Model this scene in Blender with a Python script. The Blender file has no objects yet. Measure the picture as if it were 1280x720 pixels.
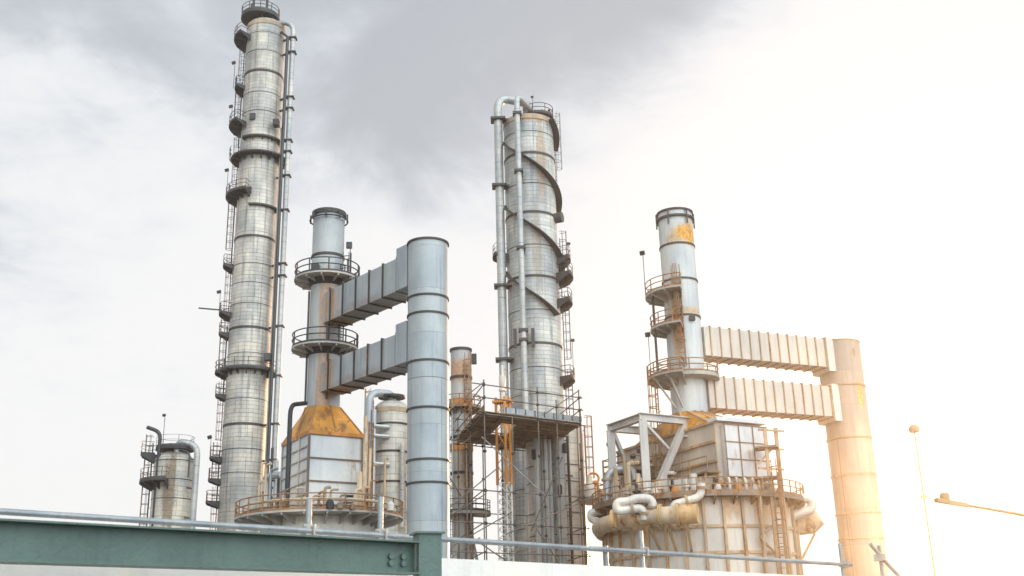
import bpy, math, random
from mathutils import Vector, Matrix
random.seed(11)
PI = math.pi
SC = bpy.context.scene
COL = SC.collection

# ------------------------------------------------------------------ camera
F = 1350.0                                   # focal length in photo pixels (1280 wide)
_n = Vector((-105.0, 4060.0, -1350.0)).normalized()      # world up in camera axes
_y = (Vector((0, 0, -1)) - Vector((0, 0, -1)).dot(_n) * _n).normalized()
_x = _y.cross(_n)
RC = Matrix((_x, _y, _n))                    # camera axes -> world
EYE = Vector((0, 0, 1.6))
FWD = RC @ Vector((0, 0, -1))

def at(px, py, Y):
    d = RC @ Vector((px - 640, 360 - py, -F))
    return EYE + d * (Y / d.y)
def proj(P):
    c = RC.transposed() @ (Vector(P) - EYE)
    return 640 + F * c.x / -c.z, 360 - F * c.y / -c.z
def depth(P): return (Vector(P) - EYE).dot(FWD)
def size(w, P): return w * depth(P) / F
def zat(x, y, py):
    a = RC.transposed() @ (Vector((x, y, 0)) - EYE)
    b = RC.transposed() @ Vector((0, 0, 1))
    k = 360 - py
    return (k * -a.z - F * a.y) / (F * b.y + k * b.z)
def adir(deg): return Vector((math.sin(math.radians(deg)), math.cos(math.radians(deg)), 0))
def walk(P, d, px):
    """distance along d from P at which it appears at photo column px"""
    lo, hi = 0.0, 60.0
    s = 1 if proj(P + d * 0.01)[0] > proj(P)[0] else -1
    for _ in range(60):
        m = (lo + hi) / 2
        if (proj(P + d * m)[0] - px) * s < 0: lo = m
        else: hi = m
    return lo
def front(c, r):
    d = Vector((c[0], c[1], 0)).normalized()
    return c[0] - d.x * r, c[1] - d.y * r
def zfront(c, r, py):
    x, y = front(c, r)
    return zat(x, y, py)

cam_d = bpy.data.cameras.new('camera'); cam = bpy.data.objects.new('camera', cam_d); COL.objects.link(cam)
cam.matrix_world = Matrix.Translation(EYE) @ RC.to_4x4()
cam_d.sensor_width = 36; cam_d.lens = 36 * F / 1280
cam_d.clip_start = 0.1; cam_d.clip_end = 20000
cam_d.dof.use_dof = True; cam_d.dof.focus_distance = 95; cam_d.dof.aperture_fstop = 3.2
SC.camera = cam

# ------------------------------------------------------------------ mesh building
class MB:
    def __init__(s): s.v = []; s.f = []; s.uv = []; s.sm = []
    def face(s, idx, uv, smooth=False):
        s.f.append(tuple(idx)); s.uv += uv; s.sm.append(smooth)
    def hexa(s, c):
        """eight corners: bottom 0-3, top 4-7"""
        b = len(s.v); s.v += [Vector(p) for p in c]
        for q in ((3, 2, 1, 0), (4, 5, 6, 7), (0, 1, 5, 4), (1, 2, 6, 5), (2, 3, 7, 6), (3, 0, 4, 7)):
            w = (s.v[b + q[0]] - s.v[b + q[1]]).length; h = (s.v[b + q[1]] - s.v[b + q[2]]).length
            s.face([b + k for k in q], [(0, 0), (w, 0), (w, h), (0, h)])
        return s
    def frame(s, o, a, b, c):
        o, a, b, c = Vector(o), Vector(a), Vector(b), Vector(c)
        return s.hexa([o, o + a, o + a + b, o + b, o + c, o + a + c, o + a + b + c, o + b + c])
    def box(s, c, sz, az=0):
        r = Vector((math.cos(math.radians(az)), -math.sin(math.radians(az)), 0)); q = adir(az); u = Vector((0, 0, 1))
        o = Vector(c) - r * sz[0] / 2 - q * sz[1] / 2 - u * sz[2] / 2
        return s.frame(o, r * sz[0], q * sz[1], u * sz[2])
    def bar(s, p, q, w, h=None, up=None):
        p, q = Vector(p), Vector(q); h = h or w; d = (q - p).normalized()
        u = Vector(up) if up else Vector((0, 0, 1))
        if abs(d.dot(u)) > .97: u = Vector((0, 1, 0)) if not up else Vector((1, 0, 0))
        a = d.cross(u).normalized(); b = a.cross(d).normalized()
        o = p - a * w / 2 - b * h / 2
        return s.frame(o, a * w, q - p, b * h)
    def ibeam(s, p, q, w, h, t=None, up=None):
        p, q = Vector(p), Vector(q); d = (q - p).normalized(); u = Vector(up) if up else Vector((0, 0, 1))
        if abs(d.dot(u)) > .97: u = Vector((0, 1, 0))
        a = d.cross(u).normalized(); b = a.cross(d).normalized(); t = t or w * .09
        s.bar(p + b * (h - t) / 2, q + b * (h - t) / 2, w, t, up=b)
        s.bar(p - b * (h - t) / 2, q - b * (h - t) / 2, w, t, up=b)
        s.bar(p, q, t, h - 2 * t, up=b)
        return s
    def lathe(s, c, prof, n=48, a0=0.0, a1=2 * PI, closed=False):
        """prof (r, z) swept round the vertical through c"""
        full = abs(a1 - a0 - 2 * PI) < 1e-6
        b = len(s.v); m = len(prof); R = max(p[0] for p in prof)
        for i in range(n + 1 if not full else n):
            t = a0 + (a1 - a0) * i / n
            for r, z in prof: s.v.append(Vector((c[0] + r * math.cos(t), c[1] + r * math.sin(t), z)))
        k = n + 1 if not full else n
        L = [0.0]
        for j in range(1, m + 1):
            p, q = prof[j - 1], prof[j % m]; L.append(L[-1] + math.hypot(q[0] - p[0], q[1] - p[1]))
        rng = m if closed else m - 1
        sharp = []
        for i in range(n):
            i2 = (i + 1) % k
            u0 = (a0 + (a1 - a0) * i / n) * R; u1 = (a0 + (a1 - a0) * (i + 1) / n) * R
            for j in range(rng):
                j2 = (j + 1) % m
                z0 = prof[0][1] + L[j]; z1 = prof[0][1] + L[j + 1]
                s.face([b + i * m + j, b + i2 * m + j, b + i2 * m + j2, b + i * m + j2], [(u0, z0), (u1, z0), (u1, z1), (u0, z1)], True)
        if closed and not full:
            s.face([b + j for j in range(m)], [(prof[j][0], prof[j][1]) for j in range(m)])
            s.face([b + n * m + j for j in reversed(range(m))], [(prof[j][0], prof[j][1]) for j in reversed(range(m))])
        return s
    def disc(s, c, r, z, n=48, up=True):
        b = len(s.v)
        for i in range(n):
            t = 2 * PI * i / n * (1 if up else -1); s.v.append(Vector((c[0] + r * math.cos(t), c[1] + r * math.sin(t), z)))
        s.face([b + i for i in range(n)], [(s.v[b + i].x, s.v[b + i].y) for i in range(n)])
        return s
    def sector(s, c, r0, r1, z0, z1, a0=0.0, a1=2 * PI, n=40):
        return s.lathe(c, [(r0, z0), (r1, z0), (r1, z1), (r0, z1)], n, a0, a1, True)
    def tube(s, pts, r, n=8, closed=False, caps=True):
        P = [Vector(p) for p in pts]; m = len(P); rr = r if isinstance(r, (list, tuple)) else [r] * m
        T = []
        for i in range(m):
            if closed: d = P[(i + 1) % m] - P[i - 1]
            else: d = P[min(i + 1, m - 1)] - P[max(i - 1, 0)]
            T.append(d.normalized())
        ref = Vector((0, 0, 1)) if abs(T[0].z) < .9 else Vector((1, 0, 0))
        a = T[0].cross(ref).normalized(); b0 = len(s.v); L = 0; LL = []
        for i in range(m):
            if i: 
                L += (P[i] - P[i - 1]).length
                a = (a - a.dot(T[i]) * T[i]).normalized()
            LL.append(L); bb = T[i].cross(a)
            for k in range(n):
                t = 2 * PI * k / n
                s.v.append(P[i] + (a * math.cos(t) + bb * math.sin(t)) * rr[i])
        for i in range(m if closed else m - 1):
            j = (i + 1) % m; l0 = LL[i]; l1 = LL[j] if j else LL[i] + (P[0] - P[i]).length
            for k in range(n):
                k2 = (k + 1) % n; u0 = 2 * PI * k / n * rr[i]; u1 = 2 * PI * (k + 1) / n * rr[i]
                s.face([b0 + i * n + k, b0 + i * n + k2, b0 + j * n + k2, b0 + j * n + k], [(u0, l0), (u1, l0), (u1, l1), (u0, l1)], True)
        if caps and not closed:
            s.face([b0 + k for k in reversed(range(n))], [(0, 0)] * n)
            s.face([b0 + (m - 1) * n + k for k in range(n)], [(0, 0)] * n)
        return s
    def build(s, name, mat, parent=None, **props):
        o3 = ORG.get(parent.name, Vector((0, 0, 0))) if parent else Vector((0, 0, 0))
        me = bpy.data.meshes.new(name)
        me.from_pydata([tuple(v - o3) for v in s.v], [], s.f)
        uvl = me.uv_layers.new(name='UVMap')
        for i, t in enumerate(s.uv): uvl.data[i].uv = t
        me.polygons.foreach_set('use_smooth', s.sm)
        me.materials.append(mat); me.update()
        try: me.set_sharp_from_angle(angle=math.radians(35))
        except Exception: pass
        o = bpy.data.objects.new(name, me); COL.objects.link(o)
        if parent: o.parent = parent
        ORG[o.name] = o3
        for k, v in props.items(): o[k] = v
        return o

ORG = {}
u = Vector((0, 0, 1))
def thing(name, label, cat, loc, group=None):
    o = bpy.data.objects.new(name, None); COL.objects.link(o); o.location = loc
    o.empty_display_size = .5
    o['label'] = label; o['category'] = cat; o['kind'] = 'thing'
    if group: o['group'] = group
    ORG[o.name] = Vector(loc)
    return o

def bend(pts, rad, n=6):
    """round the corners of a polyline"""
    P = [Vector(p) for p in pts]; out = [P[0]]
    for i in range(1, len(P) - 1):
        a, b, c = P[i - 1], P[i], P[i + 1]
        r = min(rad, (a - b).length * .48, (c - b).length * .48)
        p = b + (a - b).normalized() * r; q = b + (c - b).normalized() * r
        for k in range(n + 1):
            t = k / n
            out.append(p * (1 - t) ** 2 + b * 2 * t * (1 - t) + q * t * t)
    out.append(P[-1])
    return out

# ------------------------------------------------------------------ materials
class NT:
    def __init__(s, name):
        s.m = bpy.data.materials.new(name); s.m.use_nodes = True; s.t = s.m.node_tree
        s.p = s.t.nodes['Principled BSDF']
    def n(s, kind, **kw):
        x = s.t.nodes.new(kind)
        for k, v in kw.items():
            if k.startswith('i_'):
                key = k[2:]; key = int(key) if key.isdigit() else key.replace('_', ' ')
                x.inputs[key].default_value = v
            else: setattr(x, k, v)
        return x
    def l(s, a, b): s.t.links.new(a, b)
    def math(s, op, a, b=None, clamp=False):
        x = s.n('ShaderNodeMath', operation=op); x.use_clamp = clamp
        for i, q in enumerate((a, b)):
            if q is None: continue
            if isinstance(q, (int, float)): x.inputs[i].default_value = q
            else: s.l(q, x.inputs[i])
        return x.outputs[0]
    def ramp(s, a, lo, hi, v0=0., v1=1.):
        x = s.n('ShaderNodeMapRange'); s.l(a, x.inputs[0])
        for i, q in enumerate((lo, hi, v0, v1)): x.inputs[i + 1].default_value = q
        x.interpolation_type = 'SMOOTHSTEP'
        return x.outputs[0]
    def mix(s, f, a, b, mode='MIX'):
        x = s.n('ShaderNodeMix', data_type='RGBA', blend_type=mode)
        for i, q in ((0, f), (6, a), (7, b)):
            if isinstance(q, (int, float)): x.inputs[i].default_value = q
            elif isinstance(q, (tuple, list)): x.inputs[i].default_value = (*q, 1) if len(q) == 3 else q
            else: s.l(q, x.inputs[i])
        return x.outputs[2]
    def vec(s, src, scale, off=(0, 0, 0)):
        x = s.n('ShaderNodeMapping'); x.inputs['Scale'].default_value = scale; x.inputs['Location'].default_value = off
        s.l(src, x.inputs[0]); return x.outputs[0]
    def noise(s, v, scale, detail=4, rough=.55):
        x = s.n('ShaderNodeTexNoise'); s.l(v, x.inputs['Vector'])
        x.inputs['Scale'].default_value = scale; x.inputs['Detail'].default_value = detail; x.inputs['Roughness'].default_value = rough
        return x.outputs[0]

RUST = (.36, .13, .035); ORANGE = (.62, .24, .03); DARKRUST = (.12, .06, .03)
def metal(name, base, var=.25, rust=0.0, rust_col=RUST, streak=.35, metallic=.3, rough=.5, clad=None, grime=.3, stains=(), scale=1.0, tint=(1.06, 1.0, .92)):
    """weathered sheet or painted steel: streaks, blotches, rust, optional sheet seams from the metric UVs"""
    N = NT(name); pos = N.n('ShaderNodeNewGeometry').outputs['Position']
    bl = N.noise(N.vec(pos, (.35 * scale, .35 * scale, .22 * scale)), 1, 5)
    st = N.noise(N.vec(pos, (2.3 * scale, 2.3 * scale, .10 * scale)), 1, 5, .6)
    fine = N.noise(N.vec(pos, (4 * scale,) * 3), 1, 4, .65)
    b = Vector(base)
    dark = tuple(b * (1 - var)); lite = tuple(min(1, k * (1 + var * .5) * t) for k, t in zip(b, tint))
    c = N.mix(N.ramp(bl, .3, .7), dark, lite)
    c = N.mix(N.math('MULTIPLY', N.ramp(st, .5, .72), streak), c, tuple(b * .48))
    c = N.mix(N.math('MULTIPLY', N.ramp(fine, .55, .75), grime), c, tuple(b * .6))
    bump = None
    if clad:
        rh, bw, amt = clad
        uv = N.n('ShaderNodeTexCoord').outputs['UV']
        br = N.n('ShaderNodeTexBrick', offset=.5, i_Scale=1.0, i_Mortar_Size=.022, i_Mortar_Smooth=.3, i_Brick_Width=bw, i_Row_Height=rh)
        br.inputs['Color1'].default_value = (.86, .88, .9, 1); br.inputs['Color2'].default_value = (1.1, 1.06, 1.0, 1); br.inputs['Mortar'].default_value = (1 - amt,) * 3 + (1,)
        N.l(uv, br.inputs['Vector']); c = N.mix(.8, c, br.outputs[0], 'MULTIPLY')
        b2 = N.n('ShaderNodeTexBrick', offset=.37, i_Scale=1.0, i_Mortar_Size=.045, i_Mortar_Smooth=.4, i_Brick_Width=bw * 2.5, i_Row_Height=rh * 6)
        b2.inputs['Color1'].default_value = (.9, .92, .95, 1); b2.inputs['Color2'].default_value = (1.08, 1.05, 1.0, 1); b2.inputs['Mortar'].default_value = (.55, .53, .5, 1)
        N.l(uv, b2.inputs['Vector']); c = N.mix(.8, c, b2.outputs[0], 'MULTIPLY')
        bump = N.math('SUBTRACT', 1.0, br.outputs['Fac'])
    if rust > 0:
        rn = N.noise(N.vec(pos, (1.1 * scale, 1.1 * scale, .3 * scale), (3.1, 1.7, .4)), 1, 6, .62)
        rm = N.ramp(rn, .72 - .34 * rust, .86 - .3 * rust)
        rc = N.mix(N.ramp(fine, .35, .7), rust_col, DARKRUST)
        c = N.mix(N.math('MULTIPLY', rm, min(1, .6 + rust * .4)), c, rc)
    for (ctr, rad, col, amt) in stains:
        d = N.n('ShaderNodeVectorMath', operation='SUBTRACT'); N.l(pos, d.inputs[0]); d.inputs[1].default_value = ctr
        d2 = N.n('ShaderNodeVectorMath', operation='DIVIDE'); N.l(d.outputs[0], d2.inputs[0]); d2.inputs[1].default_value = rad
        ln = N.n('ShaderNodeVectorMath', operation='LENGTH'); N.l(d2.outputs[0], ln.inputs[0])
        e = N.math('ADD', ln.outputs['Value'], N.math('MULTIPLY', N.math('SUBTRACT', st, .5), 1.8))
        e = N.math('ADD', e, N.math('MULTIPLY', N.math('SUBTRACT', fine, .5), .9))
        c = N.mix(N.ramp(e, 1.0, .55, 0, amt), c, N.mix(N.ramp(fine, .3, .75), col, tuple(Vector(col) * .45)))
    N.l(c, N.p.inputs['Base Color'])
    N.p.inputs['Metallic'].default_value = metallic
    rr = N.math('ADD', N.math('MULTIPLY', fine, .3), rough - .15); N.l(rr, N.p.inputs['Roughness'])
    bp = N.n('ShaderNodeBump', i_Strength=.5, i_Distance=.05)
    hh = N.math('MULTIPLY', fine, .5) if bump is None else N.math('ADD', bump, N.math('MULTIPLY', bl, .8))
    N.l(hh, bp.inputs['Height']); N.l(bp.outputs[0], N.p.inputs['Normal'])
    return N.m

def wood(name):
    N = NT(name); uv = N.n('ShaderNodeTexCoord').outputs['UV']; pos = N.n('ShaderNodeNewGeometry')
    g = N.noise(N.vec(pos.outputs['Position'], (1.2, 1.2, 1.2)), 1, 5)
    rn = N.n('ShaderNodeNewGeometry').outputs['Random Per Island']
    c = N.mix(rn, (.15, .085, .045), (.34, .24, .15))
    c = N.mix(N.ramp(g, .4, .7), c, (.08, .055, .04))
    N.l(c, N.p.inputs['Base Color']); N.p.inputs['Roughness'].default_value = .85
    return N.m

M = {}
M['clad_warm'] = metal('aluminium_cladding', (.5, .49, .465), .36, .2, streak=1.0, clad=(.45, 1.6, .5), metallic=.28, rough=.55)
M['clad_cool'] = metal('galvanised_cladding', (.47, .49, .49), .24, .12, streak=.5, clad=(.45, 1.3, .38), metallic=.35, rough=.45)
M['clad_pale'] = metal('pale_cladding', (.54, .525, .49), .24, .14, rust_col=(.45, .26, .12), streak=.6, clad=(.55, 1.6, .4), metallic=.2, rough=.5)
M['duct_grey'] = metal('grey_duct_paint', (.36, .405, .44), .2, .04, streak=.5, metallic=.3, clad=(3.1, 4.8, .22), rough=.5, grime=.2)
M['band'] = metal('dark_band', (.055, .053, .05), .3, .3, metallic=.4, rough=.55)
M['dark'] = metal('dark_steel', (.05, .053, .058), .3, .15, metallic=.4, rough=.5)
M['deck'] = metal('platform_steel', (.05, .053, .057), .3, .3, metallic=.3, rough=.6)
M['rustdeck'] = metal('rusty_platform_steel', (.24, .2, .17), .3, .75, rust_col=(.34, .15, .05), metallic=.2, rough=.7)
M['rail'] = metal('railing_steel', (.08, .08, .08), .3, .3, metallic=.3, rough=.6)
M['rustrail'] = metal('rusty_railing', (.3, .2, .12), .3, .85, rust_col=(.42, .17, .05), metallic=.2, rough=.7)
M['pipe'] = metal('galvanised_pipe', (.42, .445, .46), .2, .08, metallic=.45, rough=.42, streak=.3)
M['pipe_clad'] = metal('clad_pipe', (.41, .435, .45), .2, .08, metallic=.4, rough=.42, clad=(.9, 3, .4))
M['orange'] = metal('orange_hood_paint', (.64, .29, .045), .42, .7, rust_col=(.27, .11, .035), metallic=.05, rough=.6, streak=.4)
M['rustpaint'] = metal('orange_rust', (.6, .26, .06), .35, .55, metallic=.1, rough=.7)
M['white_panel'] = metal('white_panel', (.6, .62, .635), .16, .4, rust_col=(.55, .3, .12), streak=.22, metallic=.1, rough=.5)
M['white_pipe'] = metal('white_pipe', (.66, .62, .56), .2, .3, rust_col=(.5, .26, .1), metallic=.15, rough=.5)
M['rust_pipe'] = metal('rusty_pipe', (.64, .52, .38), .3, .58, rust_col=(.56, .22, .045), metallic=.15, rough=.6)
M['rust_pipe2'] = metal('rust_stained_pipe', (.6, .4, .2), .3, .6, rust_col=(.55, .22, .04), metallic=.1, rough=.6)
M['drum'] = metal('furnace_shell', (.62, .6, .56), .2, .28, rust_col=(.46, .25, .11), streak=.4, metallic=.15, rough=.55)
M['ribrust'] = metal('rusty_stiffener', (.47, .34, .22), .3, .6, rust_col=(.45, .19, .05), metallic=.15, rough=.65)
M['frame'] = metal('grey_frame_paint', (.46, .45, .44), .2, .2, metallic=.2, rough=.5)
M['green'] = metal('green_steel_paint', (.085, .135, .112), .16, .12, rust_col=(.12, .09, .06), streak=.35, metallic=.0, rough=.5, grime=.35, scale=3, tint=(1, 1, 1))
M['galv'] = metal('galvanised_tube', (.3, .33, .355), .25, .1, metallic=.5, rough=.42, scale=4)
M['galv_rusty'] = metal('galvanised_tube_worn', (.38, .37, .35), .25, .4, metallic=.4, rough=.5, scale=3)
M['scaf'] = metal('scaffold_tube', (.17, .15, .13), .3, .5, rust_col=(.25, .13, .07), metallic=.3, rough=.6, scale=2)
M['wall'] = metal('white_wall_paint', (.76, .73, .68), .06, .06, rust_col=(.6, .5, .35), streak=.2, metallic=0, rough=.7, grime=.12, scale=1.4)
M['rimstain'] = metal('stained_rim', (.46, .36, .25), .35, .5, rust_col=(.42, .22, .09), streak=.6, metallic=.15, rough=.65)
M['palesteel'] = metal('pale_platform_steel', (.44, .42, .39), .3, .4, rust_col=(.45, .24, .1), metallic=.2, rough=.6)
M['wood'] = wood('scaffold_boards')
M['lattice'] = metal('white_lattice', (.7, .7, .68), .15, .12, metallic=.1, rough=.5)
M['lamp_body'] = metal('lamp_body', (.06, .065, .07), .2, 0, metallic=.2, rough=.4)
M['lamp_pole'] = metal('lamp_pole_paint', (.34, .24, .12), .2, .15, metallic=.2, rough=.5)
M['glass'] = metal('lamp_glass', (.55, .55, .5), .1, 0, metallic=0, rough=.2)

# ------------------------------------------------------------------ fittings
def pol(c, r, deg, z): return Vector((c[0] + r * math.cos(math.radians(deg)), c[1] + r * math.sin(math.radians(deg)), z))

def railing(parent, c, r, z, a0, a1, mat, t=.035, h=1.1, ends_r=None):
    m = MB(); n = max(3, int(abs(a1 - a0) / 7)); step = max(1, int(round(1.6 / max(.05, r * math.radians(abs(a1 - a0) / n)))))
    full = abs(a1 - a0) >= 359.9
    for hh in (h, h * .55):
        pts = [pol(c, r, a0 + (a1 - a0) * i / n, z + hh) for i in range(n if full else n + 1)]
        if ends_r and not full: pts = [pol(c, ends_r, a0, z + hh)] + pts + [pol(c, ends_r, a1, z + hh)]
        m.tube(pts, t, 5, closed=full)
    for i in range(0, n + 1, step):
        p = pol(c, r, a0 + (a1 - a0) * i / n, z); m.bar(p, p + Vector((0, 0, h)), t * 1.9)
    m.lathe(c, [(r - .02, z), (r + .02, z), (r + .02, z + .16), (r - .02, z + .16)], n, math.radians(a0), math.radians(a1), True)
    return m.build('railing', mat, parent)

def platform(parent, c, r0, r1, z, a0=0, a1=360, deck='deck', rail='rail', t=.035, thick=.14, brackets=True, rails=True, bstep=24, drop=.6):
    m = MB(); m.sector(c, r0 + .02, r1, z - thick, z, math.radians(a0), math.radians(a1), max(4, int(abs(a1 - a0) / 7)))
    if brackets:
        k = max(1, int(abs(a1 - a0) / bstep))
        for i in range(k + (0 if abs(a1 - a0) >= 359 else 1)):
            a = a0 + (a1 - a0) * i / k; w = Vector((-math.sin(math.radians(a)), math.cos(math.radians(a)), 0)) * .05
            p, q, s = pol(c, r0 + .02, a, z - thick), pol(c, r1 - .05, a, z - thick), pol(c, r0 + .02, a, z - thick - (r1 - r0) * drop)
            q2 = pol(c, r1 - .05, a, z - thick - .14)
            m.hexa([s - w, q2 - w, q2 + w, s + w, p - w, q - w, q + w, p + w])
    o = m.build('platform', M[deck], parent)
    if rails:
        e = r0 + .1 if abs(a1 - a0) < 359 else None
        railing(o, c, r1 - .05, z, a0, a1, M[rail], t, ends_r=e)
    return o

def ladder(parent, c, r, deg, z0, z1, mat='rail', cage=True, t=.035, w=.5):
    tg = Vector((-math.sin(math.radians(deg)), math.cos(math.radians(deg)), 0)); m = MB()
    for s in (-1, 1):
        m.bar(pol(c, r + .2, deg, z0) + tg * s * w / 2, pol(c, r + .2, deg, z1) + tg * s * w / 2, t * 2)
    z = z0 + .3
    while z < z1:
        m.bar(pol(c, r + .2, deg, z) - tg * w / 2, pol(c, r + .2, deg, z) + tg * w / 2, t); z += .45
    z = z0 + .8
    while z < z1:
        for s in (-1, 1): m.bar(pol(c, r - .02, deg, z) + tg * s * w / 2, pol(c, r + .2, deg, z) + tg * s * w / 2, t)
        z += 3
    o = m.build('ladder', M[mat], parent)
    if cage:
        m = MB(); base = pol(c, r + .2, deg, 0); out = (pol(c, r + 1, deg, 0) - pol(c, r, deg, 0))
        def hoop(zz): return [base + tg * .38 * math.cos(k) + out * .75 * math.sin(k) + Vector((0, 0, zz)) for k in [PI * j / 8 for j in range(9)]]
        z = z0 + 2.2
        while z <= z1 + .9:
            m.tube(hoop(z), t * .8, 4); z += 1.0
        for j in (1, 3, 4, 5, 7):
            a = hoop(z0 + 2.2)[j]; b = hoop(z1 + .9)[j]; m.bar(a, b, t * 1.2)
        m.build('ladder_cage', M[mat], o)
    return o

def floodlight(parent, foot, h, yaw=200, s=1.0):
    s *= .75
    m = MB(); foot = Vector(foot); m.tube([foot, foot + Vector((0, 0, h))], .035, 5)
    o = m.build('lamp_pole', M['rail'], parent)
    m = MB(); d = adir(yaw); top = foot + Vector((0, 0, h))
    r = Vector((d.y, -d.x, 0)); q = d * .35 * s + Vector((0, 0, -.2 * s)); u = Vector((0, 0, .45 * s)) + d * .2 * s
    m.frame(top - r * .28 * s, r * .56 * s, q, u)
    m.build('lamp_head', M['lamp_body'], o)
    return o

def bands(parent, c, r, zs, w=.22, mat='band', out=.07):
    for z in zs:
        MB().sector(c, r - .02, r + out, z - w / 2, z + w / 2, n=48).build('band', M[mat], parent)

def shell(parent, c, r, z0, z1, mat, dome=0.0, name='shell', open_top=False, n=56):
    prof = [(r, z0), (r, z1)]
    m = MB()
    if dome:
        prof += [(r * math.cos(t), z1 + dome * math.sin(t)) for t in [PI / 2 * k / 7 for k in range(1, 7)]] + [(.02, z1 + dome)]
    elif open_top: prof += [(r - .06, z1), (r - .06, z1 - 3.0)]
    m.lathe(c, prof, n)
    if open_top: m.disc(c, r - .06, z1 - 3.0, n)
    elif not dome: m.disc(c, r, z1, n)
    return m.build(name, M[mat] if isinstance(mat, str) else mat, parent)

def vpipe(parent, px, py, Y, r, z0, z1, mat='pipe', name='pipe', top=None):
    p = at(px, py, Y); pts = [Vector((p.x, p.y, z0)), Vector((p.x, p.y, z1))]
    return MB().tube(pts, r, 10).build(name, M[mat], parent)

def flange(parent, p, d, r, mat='deck', w=.09):
    p = Vector(p); d = Vector(d).normalized()
    m = MB(); m.tube([p - d * w, p - d * w * .1], r * 1.45, 14); m.tube([p + d * w * .1, p + d * w], r * 1.45, 14); return m.build('flange', M[mat], parent)
# ------------------------------------------------------------------ ground and air
g = MB()
g.face([0, 1, 2, 3], [(0, 0), (1, 0), (1, 1), (0, 1)]); g.v = [Vector((-3000, -3000, 0)), Vector((3000, -3000, 0)), Vector((3000, 3000, 0)), Vector((-3000, 3000, 0))]
N = NT('concrete_yard'); pos = N.n('ShaderNodeNewGeometry').outputs['Position']
N.l(N.mix(N.ramp(N.noise(N.vec(pos, (.15,) * 3), 1, 6), .3, .7), (.11, .108, .1), (.19, .185, .175)), N.p.inputs['Base Color']); N.p.inputs['Roughness'].default_value = .85
g.build('ground', N.m, None, kind='structure')

HAZE = 0.0005
m = MB(); m.hexa([(-150, -20, -1), (150, -20, -1), (150, 200, -1), (-150, 200, -1), (-150, -20, 112), (150, -20, 112), (150, 200, 112), (-150, 200, 112)])
N = NT('thin_haze'); N.t.nodes.remove(N.p)
pv = N.n('ShaderNodeVolumePrincipled', i_Density=HAZE, i_Anisotropy=.88); pv.inputs['Color'].default_value = (1, .9, .78, 1)
N.l(pv.outputs[0], N.t.nodes['Material Output'].inputs['Volume'])
hz = m.build('haze', N.m, None, kind='stuff')

# ------------------------------------------------------------------ 1 tallest column (far left)
Y = 120.0
p = at(313, 408, Y); c = (p.x, p.y); R = size(51, p) / 2
t1 = thing('distillation_column', 'tallest silver clad column with ladders and small platforms stepping up its left side', 'distillation column', (c[0], c[1], 0))
zt = zfront(c, R, 24)
shell(t1, c, R, 0, zt, 'clad_warm', dome=.9)
bands(t1, c, R, [zfront(c, R, y) for y in (87, 294, 408, 529)], .26)
MB().sector(c, R - .02, R + .05, zt - .5, zt + .05).build('rusty_rim', M['rimstain'], t1)
bands(t1, c, R, [zfront(c, R, y) for y in (39, 62, 114, 137, 328, 352, 378, 440, 497, 560, 590)], .07, 'dark', .025)
ct = (c[0] - .75, c[1] - .3)
topdeck = platform(t1, ct, 0.2, R * 1.02, zt + 1.5, 0, 360, brackets=False, t=.045, thick=.45)
m = MB()
for a in range(0, 360, 45):
    q = pol(c, R * .75, a, zt + .3); m.bar(q, (q.x - .4, q.y, zt + 1.4), .18)
m.build('deck_support', M['dark'], t1)
for a, hh in ((150, 2.6), (250, 2.2), (310, 2.4)):
    q = pol(ct, R * .7, a, zt + 1.5); MB().tube([q, q + Vector((0, 0, hh))], .16, 8).build('vent', M['dark'], t1)
def zl(py, a=185, rr=None):
    q = pol(c, (rr or R + .8), a, 0); return zat(q.x, q.y, py)
for y, a0, a1, e in ((52, 150, 232, 1.55), (112, 160, 215, 1.1), (160, 140, 235, 1.5), (334, 160, 212, 1.15), (394, 165, 218, 1.25), (418, 160, 205, 1.15), (467, 160, 215, 1.3), (495, 165, 208, 1.1), (573, 160, 212, 1.3), (600, 165, 210, 1.3), (628, 160, 212, 1.4)):
    platform(t1, c, R, R + e, zl(y), a0, a1, t=.04, thick=.16, bstep=20, drop=.45)
platform(t1, c, R, R + .5, zfront(c, R + .5, 167), 235, 372, thick=.2, rails=False)
platform(t1, c, R, R + 1.0, zfront(c, R + 1.0, 186), 0, 360, thick=.2, rails=False, bstep=24)
railing(t1, c, R + 1.2, zfront(c, R + 1, 186), 120, 215, M['rail'])
platform(t1, c, R, R + 1.35, zl(248), 130, 262, thick=.18, bstep=20, drop=.45)
platform(t1, c, R, R + .4, zfront(c, R + .4, 253), 262, 372, thick=.2, rails=False, brackets=False)
platform(t1, c, R, R + .85, zfront(c, R + .85, 457), 170, 390, thick=.2, bstep=22)
zz = [zl(y) for y in (650, 628, 573, 495, 418, 334, 248, 186, 112, 52)]
for i in range(len(zz) - 1):
    ladder(t1, c, R + .05, 186 if i % 2 else 174, zz[i] if i else 0.1, zz[i + 1] + .9, t=.035)
q = pol(c, R + 1.2, 188, zl(388)); MB().bar(q, q + Vector((-2.4, -.3, .2)), .14).build('davit_arm', M['dark'], t1)
for y, hh in ((112, 3.4), (160, 2.6), (248, 3.4), (394, 2.6), (573, 2.2)):
    floodlight(t1, pol(c, R + 1.25, 190, zl(y)), hh, 215)
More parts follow.
